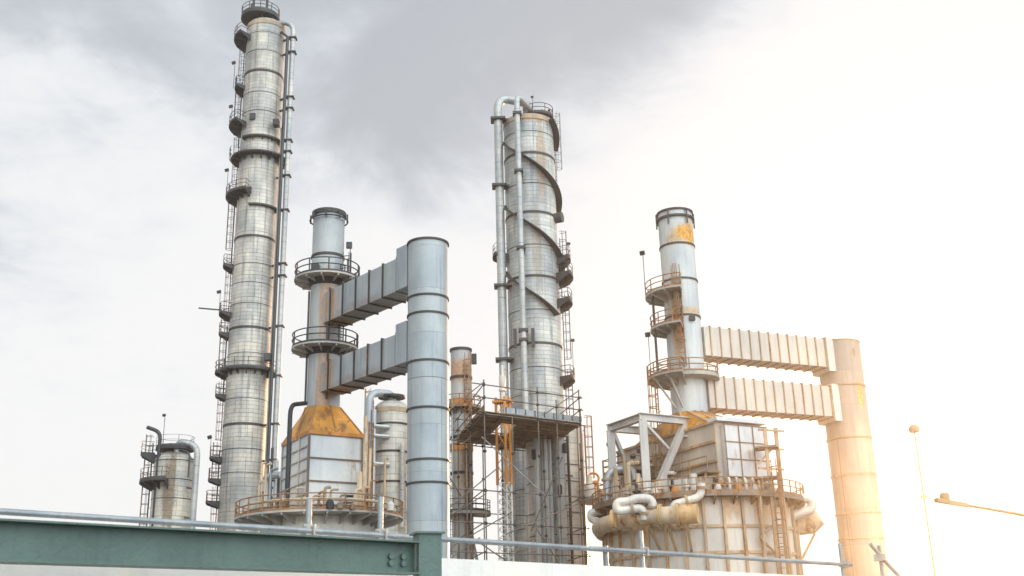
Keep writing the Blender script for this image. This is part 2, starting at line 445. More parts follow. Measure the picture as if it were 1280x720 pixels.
# overhead line and the thinner lines on its right
pr = at(364, 100, Y - 1); zb = zat(pr.x, pr.y, 28)
MB().tube(bend([(c[0] + .6, c[1] - .6, zt + .4), (c[0] + .6, c[1] - .6, zb + .15), (pr.x, pr.y, zb), (pr.x, pr.y, 0)], 1.5), .33, 12).build('overhead_pipe', M['pipe_clad'], t1)
p2 = at(357, 100, Y - 1.6); MB().tube([(p2.x, p2.y, 0), (p2.x, p2.y, zat(p2.x, p2.y, 46)), (p2.x - .9, p2.y + .4, zat(p2.x, p2.y, 38))], .2, 8).build('riser_pipe', M['dark'], t1)
p3 = at(352, 160, Y - 1.2); MB().tube([(p3.x, p3.y, 0), (p3.x, p3.y, zat(p3.x, p3.y, 160))], .13, 8).build('riser_pipe', M['pipe'], t1)
for y in (48, 66, 122, 136, 176, 190, 220, 263, 330, 345, 408, 470, 530, 575, 610):
    z = zat(pr.x, pr.y, y); e = pol(c, R - .05, -10, z)
    m = MB(); m.bar(e, (pr.x + .1, pr.y - .3, z), .2); m.box((pr.x, pr.y, z), (.95, .95, .16)); m.build('pipe_bracket', M['dark'], t1)
mw = MB()
for px, y in ((316, 146), (345, 153), (311, 238), (334, 446)):
    q = at(px, y, Y - R * .95); MB().box((q.x, q.y + .2, q.z), (.7, .9, .8)).build('manway', M['dark'], t1)

# ------------------------------------------------------------------ 2 short vessel at far left
Y = 112.0
p = at(216, 600, Y); c = (p.x, p.y); R = size(48, p) / 2
t = thing('process_vessel', 'short domed pale vessel with a gooseneck pipe at far left', 'vessel', (c[0], c[1], 0))
zt = zfront(c, R, 574)
st = pol(c, R, -80, zfront(c, R, 610))
mv = metal('stained_cladding', (.54, .525, .48), .26, .1, streak=.6, clad=(.5, 1.4, .4), metallic=.2, stains=((tuple(st), (.75, 3, 6), (.2, .13, .07), .85),))
shell(t, c, R, 0, zt, mv, dome=1.2)
bands(t, c, R, [zfront(c, R, y) for y in (574, 598, 622)], .08, 'dark', .03)
platform(t, c, .3, R * .98, zt + 1.5, 0, 360, thick=.3, brackets=False, t=.02)
platform(t, c, R, R + 1.3, zat(c[0] - R, c[1] - 1, 601), 150, 275, thick=.25, t=.03)
ladder(t, c, R + .05, 190, .2, zt + 2, t=.03)
platform(t, c, R, R + 1.4, zt + .9, 160, 210, thick=.25, t=.03, brackets=True)
zb = zat(c[0], c[1] - 1, 555); pr = at(243, 620, Y - 1)
MB().tube(bend([(c[0] + .5, c[1] - 1, zt + .3), (c[0] + .5, c[1] - 1, zb + .3), (pr.x, pr.y, zb - .2), (pr.x, pr.y, 0)], 1.7), .32, 12).build('overhead_pipe', M['pipe_clad'], t)
pv_ = at(196, 600, Y - 1.5)
MB().tube(bend([(pv_.x, pv_.y, 0), (pv_.x, pv_.y, zat(pv_.x, pv_.y, 540)), tuple(at(184, 534, Y - 1.5))], 1.6), .2, 8).build('vent_pipe', M['dark'], t)
p5 = at(235, 600, Y - 2); MB().tube(bend([(p5.x - 1.2, p5.y + .3, zt + 1), (p5.x, p5.y, zt + .7), (p5.x, p5.y, zt - 1.9)], .6), .09, 6).build('riser_pipe', M['dark'], t)
floodlight(t, (c[0] - 1, c[1] - 1, zt + 1.5), 3.2, 200, .7)
for k in range(3): MB().bar((pr.x, pr.y, zt - k * 3), (c[0] + R * .9, c[1] - 1, zt - k * 3 + .2), .14).build('pipe_bracket', M['dark'], t)

# ------------------------------------------------------------------ left heater: furnace, stack, riser duct, cross ducts
AL, AR = -31, 58
Yc = 77.0
P0 = at(385, 590, Yc); dR, dL = adir(AR), adir(AL)
WR = walk(P0, dR, 452); WL = walk(P0, dL, 352)
ctr = P0 + dR * WR / 2 + dL * WL / 2; lc = (ctr.x, ctr.y)
z_top = zat(P0.x, P0.y, 542); z_bot = zat(P0.x, P0.y, 632)
RS = size(40, Vector((lc[0], lc[1], z_top + 10))) / 2
zdk = zfront(lc, 0, 649)
Rp = size(104, Vector((lc[0], lc[1], zdk)))
t = thing('process_heater', 'heater with white panelled box under an orange hood on a round rusty platform', 'furnace', (lc[0], lc[1], 0))
MB().lathe(lc, [(Rp * .66, 0), (Rp * .66, zdk - .16), (.1, zdk - .16)], 48).build('base_drum', M['drum'], t)
o = platform(t, lc, Rp * .66, Rp, zdk, 0, 360, 'palesteel', 'rustrail', t=.045, thick=.14, bstep=15, drop=.3)
MB().sector(lc, .1, Rp * .66, zdk - .15, zdk - .02).build('deck_plate', M['rustdeck'], t)
b0 = P0.copy(); b0.z = 0
def lf(a, b, z): return Vector((P0.x, P0.y, 0)) + dR * a + dL * b + Vector((0, 0, z))
box = MB().frame(lf(0, 0, z_bot), dR * WR, dL * WL, Vector((0, 0, z_top - z_bot))).build('panel_box', M['white_panel'], t)
hh = z_top - z_bot
m = MB(); e = .09
for k in (0.0, .345, .665, 1.0):
    z = z_bot + hh * k; m.bar(lf(-e, -e * .5, z), lf(WR + e, -e * .5, z), .12, .1)
for a in (-e * .3, WR + e * .3): m.bar(lf(a, -e, z_bot), lf(a, -e, z_top), .16)
m.build('panel_frame', metal('panel_strip', (.16, .12, .09), .3, .6, metallic=.2), t)
m = MB()
for k in range(7):
    z = z_bot + hh * k / 6; m.bar(lf(-e * .5, -e, z), lf(-e * .5, WL + e, z), .10, .10)
for k in range(4): m.bar(lf(-e * .6, WL * k / 3, z_bot), lf(-e * .6, WL * k / 3, z_top), .1)
m.build('panel_frame', M['palesteel'], t)
m = MB().frame(lf(-.25, -.25, z_bot - .45), dR * (WR + .5), dL * (WL + .5), Vector((0, 0, .42))); m.build('base_frame', M['ribrust'], t)
for i in range(5):
    for j in range(4):
        if i in (0, 4) or j in (0, 3): MB().bar(lf(WR * i / 4, WL * j / 3, zdk), lf(WR * i / 4, WL * j / 3, z_bot - .46), .3).build('leg', M['ribrust'], t)
# hood: square to round
zh = zfront(lc, RS, 507)
m = MB(); n = 32; sq = []; cr = []
for i in range(n):
    th = 2 * PI * i / n; dx, dy = math.cos(th), math.sin(th); k = 1 / max(abs(dx), abs(dy))
    q = Vector((lc[0], lc[1], 0)) + dR * dx * k * WR / 2 + dL * dy * k * WL / 2; sq.append(Vector((q.x, q.y, z_top + .25)))
    q = Vector((lc[0], lc[1], 0)) + dR * dx * RS * 1.12 + dL * dy * RS * 1.12; cr.append(Vector((q.x, q.y, zh)))
m.v = sq + cr
for i in range(n):
    j = (i + 1) % n; m.face([i, j, n + j, n + i], [(0, 0)] * 4)
hood = m.build('hood', M['orange'], t)
m = MB()
for i in range(0, n, 4): m.bar(sq[i], cr[i], .12)
for i in (0, 8, 16, 24): m.bar(sq[(i + 4) % n].lerp(sq[(i - 4) % n], .5), sq[(i + 4) % n].lerp(cr[(i + 4) % n], .55), .1); m.bar(sq[(i + 4) % n].lerp(sq[(i - 4) % n], .5), sq[(i - 4) % n].lerp(cr[(i - 4) % n], .55), .1)
m.build('hood_rib', metal('hood_rib_paint', (.36, .2, .08), .3, .4, metallic=.1), hood)
MB().frame(lf(-.12, -.12, z_top), dR * (WR + .24), dL * (WL + .24), Vector((0, 0, .25))).build('hood_rim', M['rustpaint'], t)
# clutter under and around the box
for px, y0, y1, r_ in ((456, 520, 640, .16), (462, 560, 645, .1), (450, 590, 645, .22)):
    q = at(px, 600, Yc + 1); MB().tube([(q.x, q.y, zdk), (q.x, q.y, zat(q.x, q.y, y0))], r_, 8).build('riser_pipe', M['rust_pipe'], t)
q = at(361, 560, Yc - .5); q2 = at(383, 480, Yc + 2)
MB().tube(bend([(q.x, q.y, zdk), (q.x, q.y, zat(q.x, q.y, 506)), (q2.x, q2.y, zat(q2.x, q2.y, 504))], .8), .17, 8).build('riser_pipe', M['dark'], t)
for px in (398, 412, 425, 440, 472, 488):
    q = at(px, 645, Yc - 2.5 + abs(px - 420) * .03); s = random.uniform(.25, .5)
    MB().lathe((q.x, q.y), [(s * .6, zdk), (s * .6, zdk + s), (s * .3, zdk + s * 1.4), (.02, zdk + s * 1.45)], 10).build('valve_body', M[random.choice(['white_pipe', 'deck', 'rustdeck'])], t)
for k in range(26):
    a = -150 + k * 5.3; rr_ = Rp * random.uniform(.66, .86); q = pol(lc, rr_, a, zdk); h_ = random.uniform(.5, 1.7) if abs(a + 90) < 38 else random.uniform(1.2, 4.2)
    d_ = Vector((math.cos(math.radians(a + 90)), math.sin(math.radians(a + 90)), 0)) * random.uniform(.4, 1.1)
    MB().tube(bend([q, q + u * h_, q + u * h_ + d_], .25), random.uniform(.05, .12), 7).build('riser_pipe', M[random.choice(['rustrail', 'rust_pipe', 'dark', 'galv', 'ribrust'])], t)
for z_ in (.35, .8):
    MB().tube([pol(lc, Rp * .9, a, zdk + z_) for a in range(-160, -15, 5)], .07, 6).build('ring_pipe', M['rust_pipe' if z_ > .5 else 'rustrail'], t)
ladder(t, lc, Rp * .7, -28, zdk, z_top + 1, 'rustrail', cage=False, t=.05)

# stack
ts = thing('exhaust_stack', 'grey exhaust stack with two ringed balconies above the orange hood', 'chimney stack', (lc[0], lc[1], zh))
zst = zfront(lc, 0, 266)
dC = adir(-40)
# riser duct position along the photo line to the cylinder
Yr = 70.0
for _ in range(80):
    q = at(535, 430, Yr); v = Vector((lc[0] - q.x, lc[1] - q.y)); az = math.degrees(math.atan2(v.x, v.y))
    if az < -41: break
    Yr += .1
rc_ = (q.x, q.y); RR = size(51, at(535, 450, Yr)) / 2
dv = Vector((lc[0] - rc_[0], lc[1] - rc_[1], 0)); LD = dv.length; dv.normalize()
zm_u = (zat((lc[0] + rc_[0]) / 2, (lc[1] + rc_[1]) / 2, 346), zat((lc[0] + rc_[0]) / 2, (lc[1] + rc_[1]) / 2, 385))
zm_l = (zat((lc[0] + rc_[0]) / 2, (lc[1] + rc_[1]) / 2, 437), zat((lc[0] + rc_[0]) / 2, (lc[1] + rc_[1]) / 2, 474))
stn = []
for (za, zb_) in (zm_u, zm_l):
    q = Vector((lc[0], lc[1], (za + zb_) / 2)) - dv * RS
    stn.append((tuple(q + Vector((-.5, -1, -.2))), (.9, 2.2, 4.2), (.5, .24, .09), .7))
mst = metal('stack_paint', (.39, .415, .43), .2, .18, rust_col=(.5, .26, .1), streak=.45, metallic=.2, stains=stn)
shell(ts, lc, RS, zh - .02, zst, mst, open_top=True)
bands(ts, lc, RS, [zfront(lc, RS, 316)], .2)
bands(ts, lc, RS, [zst - .25], .35, 'band', .12)
m = MB()
for a in range(0, 360, 45): m.bar(pol(lc, RS + .22, a, zst - .9), pol(lc, RS + .22, a, zst - .2), .12)
m.tube([pol(lc, RS + .25, a, zst - .75) for a in range(0, 360, 12)], .06, 5, closed=True)
m.build('rim_bracket', M['dark'], ts)
for y in (351, 437):
    z = zat(lc[0], lc[1], y); platform(ts, lc, RS, RS * 2.05, z, 0, 360, 'palesteel', 'dark', t=.05, thick=.13, bstep=30, drop=.26)
    MB().lathe(lc, [(RS * 1.02, z - .6), (RS * 1.3, z - .14)], 32).build('platform_skirt', M['deck'], ts)
z1, z2 = zat(lc[0], lc[1], 437), zat(lc[0], lc[1], 351)
ladder(ts, lc, RS + .1, 330, z1, z2 + 1, 'dark', cage=True, t=.045)
q = pol(lc, RS * 1.5, 30, z2); MB().bar(q, q + Vector((0, 0, 3.3)), .06).build('lamp_pole', M['rail'], ts)
MB().box(q + Vector((-.1, 0, 3.3)), (.45, .3, .5)).build('lamp_head', M['lamp_body'], ts)
m = MB()
for a in (200, 290): m.bar(pol(lc, RS + .12, a, zh + .5), pol(lc, RS + .12, a, z2 - 1), .14)
m.build('seam_strip', M['deck'], ts)
MB().box(pol(lc, RS + .2, 240, zfront(lc, RS, 335)), (.6, .5, .6)).build('sample_port', M['dark'], ts)

# riser duct
tr = thing('riser_duct', 'tall round grey duct joined to two grey square ducts, beside the green column', 'duct', (rc_[0], rc_[1], 0))
zrt = zat(rc_[0], rc_[1], 305)
shell(tr, rc_, RR, 0, zrt, 'duct_grey', open_top=True)
bands(tr, rc_, RR, [zrt - .06], .12, 'band', .1)
bands(tr, rc_, RR, [zfront(rc_, RR, y) for y in (367, 389, 449, 508, 573, 602)], .13, 'band', .07)

def cross_duct(name, label, A, B, ra, rb, ztop, zbot, width, nrib, mat, ribmat, cw=.95, c0=.1, c1=.6, collar='duct_grey'):
    """square duct from stack A to riser B"""
    d = Vector((B[0] - A[0], B[1] - A[1], 0)); L = d.length; d.normalize(); s = Vector((d.y, -d.x, 0))
    o3 = Vector((A[0], A[1], 0)) + d * (ra * .93); L2 = L - ra * .93 - rb * .9
    if s.dot(Vector((A[0], A[1], 0))) > 0: s = -s
    t = thing(name, label, 'duct', (o3.x, o3.y, zbot), 'square ducts between a stack and a round duct')
    h = ztop - zbot; u = Vector((0, 0, 1))
    MB().frame(o3 - s * width / 2 + u * zbot, d * L2, s * width, u * h).build('duct_body', mat, t)
    e = .10
    for i in range(nrib):
        k = L2 * (i + .55) / (nrib + .2); w = .1
        m = MB(); a = o3 + d * k
        m.frame(a - s * (width / 2 + e) + u * (zbot - e), d * w, s * (width + 2 * e), u * e)
        m.frame(a - s * (width / 2 + e) + u * ztop, d * w, s * (width + 2 * e), u * e)
        for sg in (-1, 1):
            b = a + s * sg * (width / 2 + e / 2) - s * e / 2; m.frame(b + u * zbot, d * w, s * e, u * h)
        m.build('stiffener', ribmat, t)
    k = L2 - cw
    MB().frame(o3 + d * k - s * (width / 2 + .2) + u * (zbot - c0), d * (cw + rb * .25), s * (width + .4), u * (h + c0 + c1)).build('end_collar', M[collar], t)
    return t

dm = []
for (za, zb_) in (zm_u, zm_l):
    q = Vector((lc[0], lc[1], (za + zb_) / 2)) - dv * (RS + .8)
    dm.append((tuple(q), (1.5, 1.5, 3.2), (.5, .25, .09), .9))
    q = q - dv * 3.5 + Vector((0, 0, -(za - zb_) / 2)); dm.append((tuple(q), (5, 5, .7), (.3, .16, .08), .35))
md = metal('cross_duct_paint', (.32, .355, .385), .22, .12, streak=.5, metallic=.2, stains=dm)
cross_duct('cross_duct', 'upper grey square duct leaving the balconied stack by its top balcony', lc, rc_, RS, RR, zm_u[0], zm_u[1], 1.9, 6, md, M['band'])
cross_duct('cross_duct', 'lower grey square duct ending just above the orange hood', lc, rc_, RS, RR, zm_l[0], zm_l[1], 1.9, 6, md, M['band'])

# ------------------------------------------------------------------ vessel behind the left heater
Y = 98.0
p = at(489, 560, Y); c = (p.x, p.y); R = size(43, p) / 2
t = thing('process_vessel', 'domed clad vessel with dark bands behind the white panelled heater', 'vessel', (c[0], c[1], 0))
zt = zfront(c, R, 508)
shell(t, c, R, 0, zt, 'clad_pale', dome=.9)
bands(t, c, R, [zfront(c, R, y) for y in (528, 563, 601)], .16)
MB().sector(c, .2, R * .8, zt + 1.1, zt + 1.3).build('top_deck', M['dark'], t)
MB().sector(c, R - .02, R + .05, zt - .4, zt + .02).build('rusty_rim', M['rimstain'], t)
pa = at(460, 560, Y - 2); zb = zat(pa.x, pa.y, 490)
MB().tube(bend([(c[0], c[1], zt + .5), (c[0], c[1], zb + .2), (pa.x, pa.y, zb), (pa.x, pa.y, 0)], 1.5), .36, 12).build('overhead_pipe', M['pipe'], t)
pb = at(467, 560, Y - 2.2); MB().tube([(pb.x, pb.y, 0), (pb.x, pb.y, zat(pb.x, pb.y, 512))], .22, 8).build('riser_pipe', M['pipe'], t)
for y in (533, 545, 580): 
    q = at(467, y, Y - 2.2); MB().tube([q + Vector((0, -.2, 0)), q + Vector((1.3, .6, 0))], .2, 8).build('branch_pipe', M['pipe'], t)
q = at(503, 590, Y - R); MB().tube([(q.x, q.y, zat(q.x, q.y, 660)), (q.x, q.y, zat(q.x, q.y, 555))], .2, 8).build('riser_pipe', M['clad_pale'], t)
for px in (438, 446, 452):
    q = at(px, 600, Y - 6); MB().tube([(q.x, q.y, 0), (q.x, q.y, zat(q.x, q.y, random.uniform(530, 560)))], .1, 6).build('riser_pipe', M['rustrail'], t)
ladder(t, c, R, 200, 1, zt + 1, 'rustrail', t=.04)

# pipes between the tall column and the heater
q0 = at(340, 640, 100); t = thing('pipe_bundle', 'cluster of grey pipes between the tall column and the white panelled heater', 'pipes', (q0.x, q0.y, 0))
for px, y0, r_, mt in ((331, 597, .3, 'pipe'), (337, 560, .14, 'dark'), (343, 575, .2, 'pipe'), (347, 590, .12, 'dark'), (327, 610, .12, 'pipe')):
    q = at(px, 640, 100); MB().tube([(q.x, q.y, 0), (q.x, q.y, zat(q.x, q.y, y0))], r_, 8).build('pipe', M[mt], t)
q = at(331, 597, 100); q2 = at(352, 593, 97); MB().tube(bend([(q.x, q.y, q.z - 2), tuple(q), tuple(q2)], .6), .3, 8).build('pipe', M['pipe'], t)
for y in (601, 622): 
    a, b = at(326, y, 100), at(349, y, 100); MB().bar(a, b, .14).build('pipe_rack', M['dark'], t)

# ------------------------------------------------------------------ slim stack
Y = 104.0
p = at(577, 540, Y); c = (p.x, p.y); R = size(26, p) / 2
t = thing('slim_stack', 'slim grey stack with an orange rusted collar behind the scaffold, left of the platform', 'chimney stack', (c[0], c[1], 0))
zt = zat(c[0], c[1], 437); zc = zfront(c, R, 478), zfront(c, R, 508)
msl = metal('slim_stack_paint', (.42, .435, .44), .2, .06, rust_col=(.5, .28, .12), streak=.4, metallic=.2, stains=((tuple(pol(c, R, -90, zc[0] + 1.2)), (2, 2, 1.5), ORANGE, .6), (tuple(pol(c, R, -70, zc[1] - 6)), (1.0, 2, 4), (.5, .28, .1), .5)))
shell(t, c, R, 0, zt, msl, open_top=True, n=32)
bands(t, c, R, [zt - .1, zfront(c, R, 470), zfront(c, R, 545), zfront(c, R, 590)], .25, 'band', .1)
MB().sector(c, R - .02, R + .12, zc[1], zc[1] + .9).build('rust_collar', M['rustpaint'], t)
MB().sector(c, R - .02, R + .1, zfront(c, R, 562), zfront(c, R, 553)).build('rust_collar', M['rustpaint'], t)
platform(t, c, R, R + .9, zc[1], 120, 400, 'rustdeck', 'rustrail', t=.05)
platform(t, c, R, R + 1.7, zat(c[0], c[1], 642), 90, 400, 'palesteel', 'rail', t=.04, thick=.25, brackets=False)
ladder(t, c, R, 300, .2, zc[0] + 2, 'rustrail', t=.05)
ladder(t, c, R, 215, .2, zat(c[0], c[1], 500), 'pipe', t=.05, cage=False)
m = MB()
for a in range(0, 360, 60): m.bar(pol(c, R * .9, a, zfront(c, R, 672)), pol(c, R * 3.2, a, 0), .3)
m.build('leg', M['frame'], t)
MB().box(pol(c, R + .3, 0, zt - 1), (.5, .5, 1)).build('aviation_lamp', M['dark'], t)

# ------------------------------------------------------------------ middle column with spiral strakes
Y = 114.0
p = at(669, 428, Y); c = (p.x, p.y); R = size(66, p) / 2
t2 = thing('straked_column', 'wide clad column wound with dark spiral fins, two long pipes down its left side', 'distillation column', (c[0], c[1], 0))
zt = zfront(c, R, 142)
mk = metal('straked_cladding', (.44, .46, .465), .36, .14, streak=1.0, clad=(.45, 1.6, .5), metallic=.28, rough=.55, stains=((tuple(pol(c, R, -75, zt)), (2.6, 4, 1.2), (.45, .24, .1), .85), (tuple(pol(c, R, -62, zt - 6)), (.7, 3, 6), (.4, .25, .13), .6), (tuple(pol(c, R, -80, zt - 16)), (.6, 3, 7), (.32, .24, .16), .5)))
shell(t2, c, R, 0, zt, mk, dome=.5)
bands(t2, c, R, [zfront(c, R, y) for y in (190, 264, 344, 428)], .24)
bands(t2, c, R, [zfront(c, R, y) for y in (163, 228, 305, 386, 458, 492, 550, 610, 660)], .07, 'dark', .03)
MB().sector(c, R - .02, R + .06, zt - .55, zt + .04).build('rusty_rim', M['rimstain'], t2)
# two-start helical strake
def strake(z_left_front, n_deg0, n_deg1):
    """angle -180 = left, -90 = towards the camera, 0 = right, falling as it goes right"""
    m = MB(); n = max(6, int((n_deg1 - n_deg0) / 6)); b = len(m.v)
    for i in range(n + 1):
        a = n_deg0 + (n_deg1 - n_deg0) * i / n; z = z_left_front - PITCH * (a + 180) / 360
        for rr, dz in ((R - .05, .07), (R + .72, .07), (R + .72, -.07), (R - .05, -.07)): m.v.append(pol(c, rr, a, z + dz))
    for i in range(n):
        for j in range(4):
            k = (j + 1) % 4; m.face([b + i * 4 + j, b + i * 4 + k, b + (i + 1) * 4 + k, b + (i + 1) * 4 + j], [(0, 0)] * 4, False)
    m.face([b, b + 3, b + 2, b + 1], [(0, 0)] * 4); m.face([b + n * 4 + k for k in range(4)], [(0, 0)] * 4)
    return m.build('strake', M['dark'], t2)
za = zfront(c, R, 201); zb = zfront(c, R, 283); PITCH = 2 * (za - zb)
z0 = za + PITCH * .25
for k, (a0, a1) in enumerate(((-66, 12), (-170, 20), (-170, 14), (-170, -42))):
    strake(z0 + PITCH / 2 * (1 - k) + 0, a0, a1) if k else strake(z0 + PITCH / 2, -180 + 360 * (z0 + PITCH / 2 - zt + .3) / PITCH, 20)
# two pipes
def column_pipe(px0, py0, px1, py1, r_, ytop, Yp, mat, tox):
    a = at(px0, py0, Yp); zz_ = zat(a.x, a.y, ytop)
    MB().tube(bend([(a.x, a.y, 0), (a.x, a.y, zz_), tox(zz_)], r_ * 3.2, 8), r_, 14).build('overhead_pipe', M[mat], t2)
    return a
pa = column_pipe(626, 300, 0, 0, .5, 122, Y - 1.5, 'pipe_clad', lambda z: (c[0] - .2, c[1] - .3, z - .15))
MB().tube([(c[0] - .2, c[1] - .3, zat(pa.x, pa.y, 122) - .2), (c[0] + .6, c[1] + .2, zt + .4)], .55, 12).build('overhead_pipe', M['pipe'], t2)
pb = column_pipe(651, 300, 0, 0, .33, 119, Y - R - 1.2, 'pipe_clad', lambda z: (c[0] + .6, c[1] - .8, z - .6))
for y in (150, 233, 358, 450, 560):
    z = zat(pa.x, pa.y, y); m = MB(); m.box((pa.x, pa.y, z), (1.7, 1.5, .25)); m.bar((pa.x, pa.y - .3, z), (c[0] - R * .8, c[1] - 1.5, z), .25); m.build('pipe_bracket', M['dark'], t2)
for y in (142, 214, 310, 413, 425):
    z = zat(pb.x, pb.y, y); m = MB(); m.box((pb.x, pb.y, z), (1.0, .9, .3)); m.bar((pb.x + .2, pb.y, z), (pb.x + .3, c[1] - R * .9, z), .3); m.build('pipe_bracket', M['dark'], t2)
m = MB()
for s in (-.9, 1.0): m.bar((pb.x + s, pb.y + .6, zat(pb.x, pb.y, 432)), (pb.x + s, pb.y + .6, zat(pb.x, pb.y, 409)), .35)
m.build('pipe_bracket', M['dark'], t2)
platform(t2, (c[0] + 1.2, c[1]), .3, R * .62, zt + .9, 0, 360, brackets=False, t=.045, thick=.2)
m = MB()
for dx in (.6, 1.4, 2.2): m.bar((c[0] + dx, c[1] - .8, zt), (c[0] + dx + .3, c[1] - .8, zt + 1.5), .3)
m.build('davit_arm', M['dark'], t2)
floodlight(t2, (c[0] + .6, c[1] - 1, zt + .4), 2.6, 200, .7)
ladder(t2, c, R + .05, 12, zat(c[0] + R, c[1], 230), zt + 1, t=.03)
def zr(py): return zat(c[0] + R + .8, c[1], py)
for y, a0, a1, e in ((324, -22, 20, 1.4), (346, -30, 20, 1.6), (378, -30, 20, 1.4), (474, -30, 20, 1.3)):
    platform(t2, c, R, R + e, zr(y), a0, a1, t=.04, thick=.3)
for a, b in ((474, 378), (378, 300), (560, 474)): ladder(t2, c, R + .05, -6, zr(a), zr(b), t=.035)
floodlight(t2, pol(c, R + 1.2, -12, zr(324)), 1.4, 160, .8); floodlight(t2, pol(c, R + 1.2, -12, zr(474)), 4, 160, .8)
q = pol(c, R + .3, -15, zat(c[0] + R, c[1], 277)); MB().tube([q - Vector((.8, 0, 0)), q + Vector((.4, -.5, 0))], .6, 12).build('manway', M['dark'], t2)
q = pol(c, R + .4, 195, zr(322)); platform(t2, c, R, R + 1.6, zat(c[0] - R - 1, c[1], 322), 178, 205, thick=.2, t=.03)

# ------------------------------------------------------------------ shorter column at its right
Y = 104.0
p = at(697, 660, Y); c = (p.x, p.y); R = size(74, p) / 2
t = thing('process_column', 'pale clad lower column below the scaffold platform, a pump balcony on its right', 'column', (c[0], c[1], 0))
zt = zfront(c, R, 538)
shell(t, c, R, 0, zt, 'clad_pale', dome=1.5)
bands(t, c, R, [zfront(c, R, y) for y in (580, 601, 640, 668)], .08, 'dark', .03)
def zr(py): return zat(c[0] + R + 1, c[1] - 1, py)
o = platform(t, c, R, R + 2.4, zr(624), -48, 25, 'palesteel', 'rustrail', t=.045, thick=.25, brackets=False)
for k, (a, s) in enumerate(((-36, .9), (-24, .7), (-12, .8), (-30, .5))):
    q = pol(c, R + 1.0 + .3 * (k % 2), a, zr(624)); s_ = s
    MB().lathe((q.x, q.y), [(s_ * .7, q.z), (s_ * .7, q.z + s_), (s_ * .35, q.z + s_ * 1.5), (s_ * .35, q.z + s_ * 2.2), (.02, q.z + s_ * 2.3)], 12).build('pump', M['rustpaint' if k % 2 else 'white_pipe'], t)
MB().tube([pol(c, R + 1.2, -30, zr(600)) + Vector((.5 * math.cos(k), 0, .5 * math.sin(k))) for k in [PI * j / 8 for j in range(17)]], .12, 6, closed=False).build('valve_wheel', M['rustpaint'], t)
for px, r_, mt, y1 in ((673, .32, 'pipe', 545), (683, .45, 'pipe_clad', 540), (690, .2, 'pipe', 548), (702, .5, 'pipe_clad', 530), (713, .13, 'dark', 545), (726, .07, 'rustrail', 520), (731, .06, 'rustrail', 512)):
    q = at(px, 640, Y - R - .8 + (1.5 if px > 720 else 0)); MB().tube([(q.x, q.y, 0), (q.x, q.y, zat(q.x, q.y, y1))], r_, 10).build('riser_pipe', M[mt], t)
for px, y in ((667, 568), (700, 612), (706, 560)):
    q = at(px, y, Y - R - 1.3); MB().lathe((q.x, q.y), [(.05, q.z - .5), (.2, q.z - .4), (.2, q.z + .4), (.05, q.z + .5)], 10).build('valve_body', M['dark'], t)
for y in (590, 640, 675):
    a, b = at(668, y, Y - R - .6), at(716, y + 5, Y - R - .6); MB().bar(a, b, .16).build('pipe_bracket', M['rustrail'], t)
ladder(t, c, R, 5, zr(624), zt + 1, 'rustrail', t=.04)
floodlight(t, pol(c, R + 2.4, -14, zr(624)), 5, 160, .8)

# ------------------------------------------------------------------ scaffold with boarded platform
Yn = 88.0; N0 = at(605, 513, Yn); zD = N0.z
dr, dl = adir(54), adir(-12)
LR = walk(N0, dr, 724); LL_ = min(14.0, walk(N0, dl, 565))
sc = thing('scaffold', 'tube scaffold carrying a boarded platform with a square hole in front of the straked column', 'scaffold', (N0.x, N0.y, 0))
def sp(a, b, z=0.0): return Vector((N0.x, N0.y, z)) + dr * a + dl * b
m = MB(); nb = 30; bw = LL_ / nb
hole = (LR * .26, LR * .42); hb = (LL_ * .28, LL_ * .62)
for i in range(nb):
    b0_ = bw * i; jit = random.uniform(-.25, .25); z = zD - .1 + random.choice((0, .02, .04))
    segs = [(-.3 + jit, LR + .3 + jit)]
    if hb[0] < b0_ + bw / 2 < hb[1]: segs = [(-.3 + jit, hole[0]), (hole[1], LR + .3 + jit)]
    for a0, a1 in segs:
        cut = a0 + (a1 - a0) * random.uniform(.35, .65)
        for x0, x1 in ((a0, cut - .01), (cut + .01, a1)):
            m.frame(sp(x0, b0_, z), dr * (x1 - x0), dl * (bw * .93), Vector((0, 0, .06)))
m.build('boarded_deck', M['wood'], sc)
m = MB()
for k in range(6): 
    a = LR * k / 5 
    if hole[0] < a < hole[1]: continue
    m.tube([sp(a, -.5, zD - .2), sp(a, LL_ + .5, zD - .2)], .05, 6)
for b in (0, LL_ * .5, LL_): 
    m.tube([sp(-.5, b, zD - .28), sp(LR + .7, b, zD - .28)], .055, 6)
m.build('deck_bearer', M['scaf'], sc)
MB().frame(sp(LR * .2, -.08, zD - .02), dr * LR * .82, dl * .05, Vector((0, 0, .5))).build('toe_board', M['galv'], sc)
for k in range(9): MB().bar(sp(LR * (.22 + .1 * k), -.12, zD), sp(LR * (.22 + .1 * k), -.12, zD + .5), .07).build('toe_board_cleat', M['dark'], sc)
MB().frame(sp(-.08, 0, zD - .02), dl * LL_, dr * .05, Vector((0, 0, .45))).build('toe_board', M['wood'], sc)
TR = .058
stand = [(0, -.1, 2.6), (LR * .55, -.1, 2.6), (LR + .05, -.1, 2.9), (0, LL_, 2.3), (LR * .5, LL_, 1.9), (LR, LL_, 2.2), (0, LL_ * .5, 1.2), (LR, LL_ * .5, 1.6), (-3.4, LL_ * .55, 3.0), (-3.4, -.1 + LL_, .5), (LR * .28, LL_, .8), (LR * .28, -.1, -.3), (LR * .8, LL_ * .5, -.3), (LR * .75, -.1, 1.7), (-1.8, -.1, -3), (LR + 1.4, LL_ * .3, -1)]
for a, b, h in stand:
    MB().tube([sp(a, b, 0), sp(a, b, zD + h)], TR, 7).build('standard', M['scaf'], sc)
def rod(p, q, mat='scaf', nm='ledger', r_=TR * .9):
    MB().tube([p, q], r_, 6).build(nm, M[mat], sc)
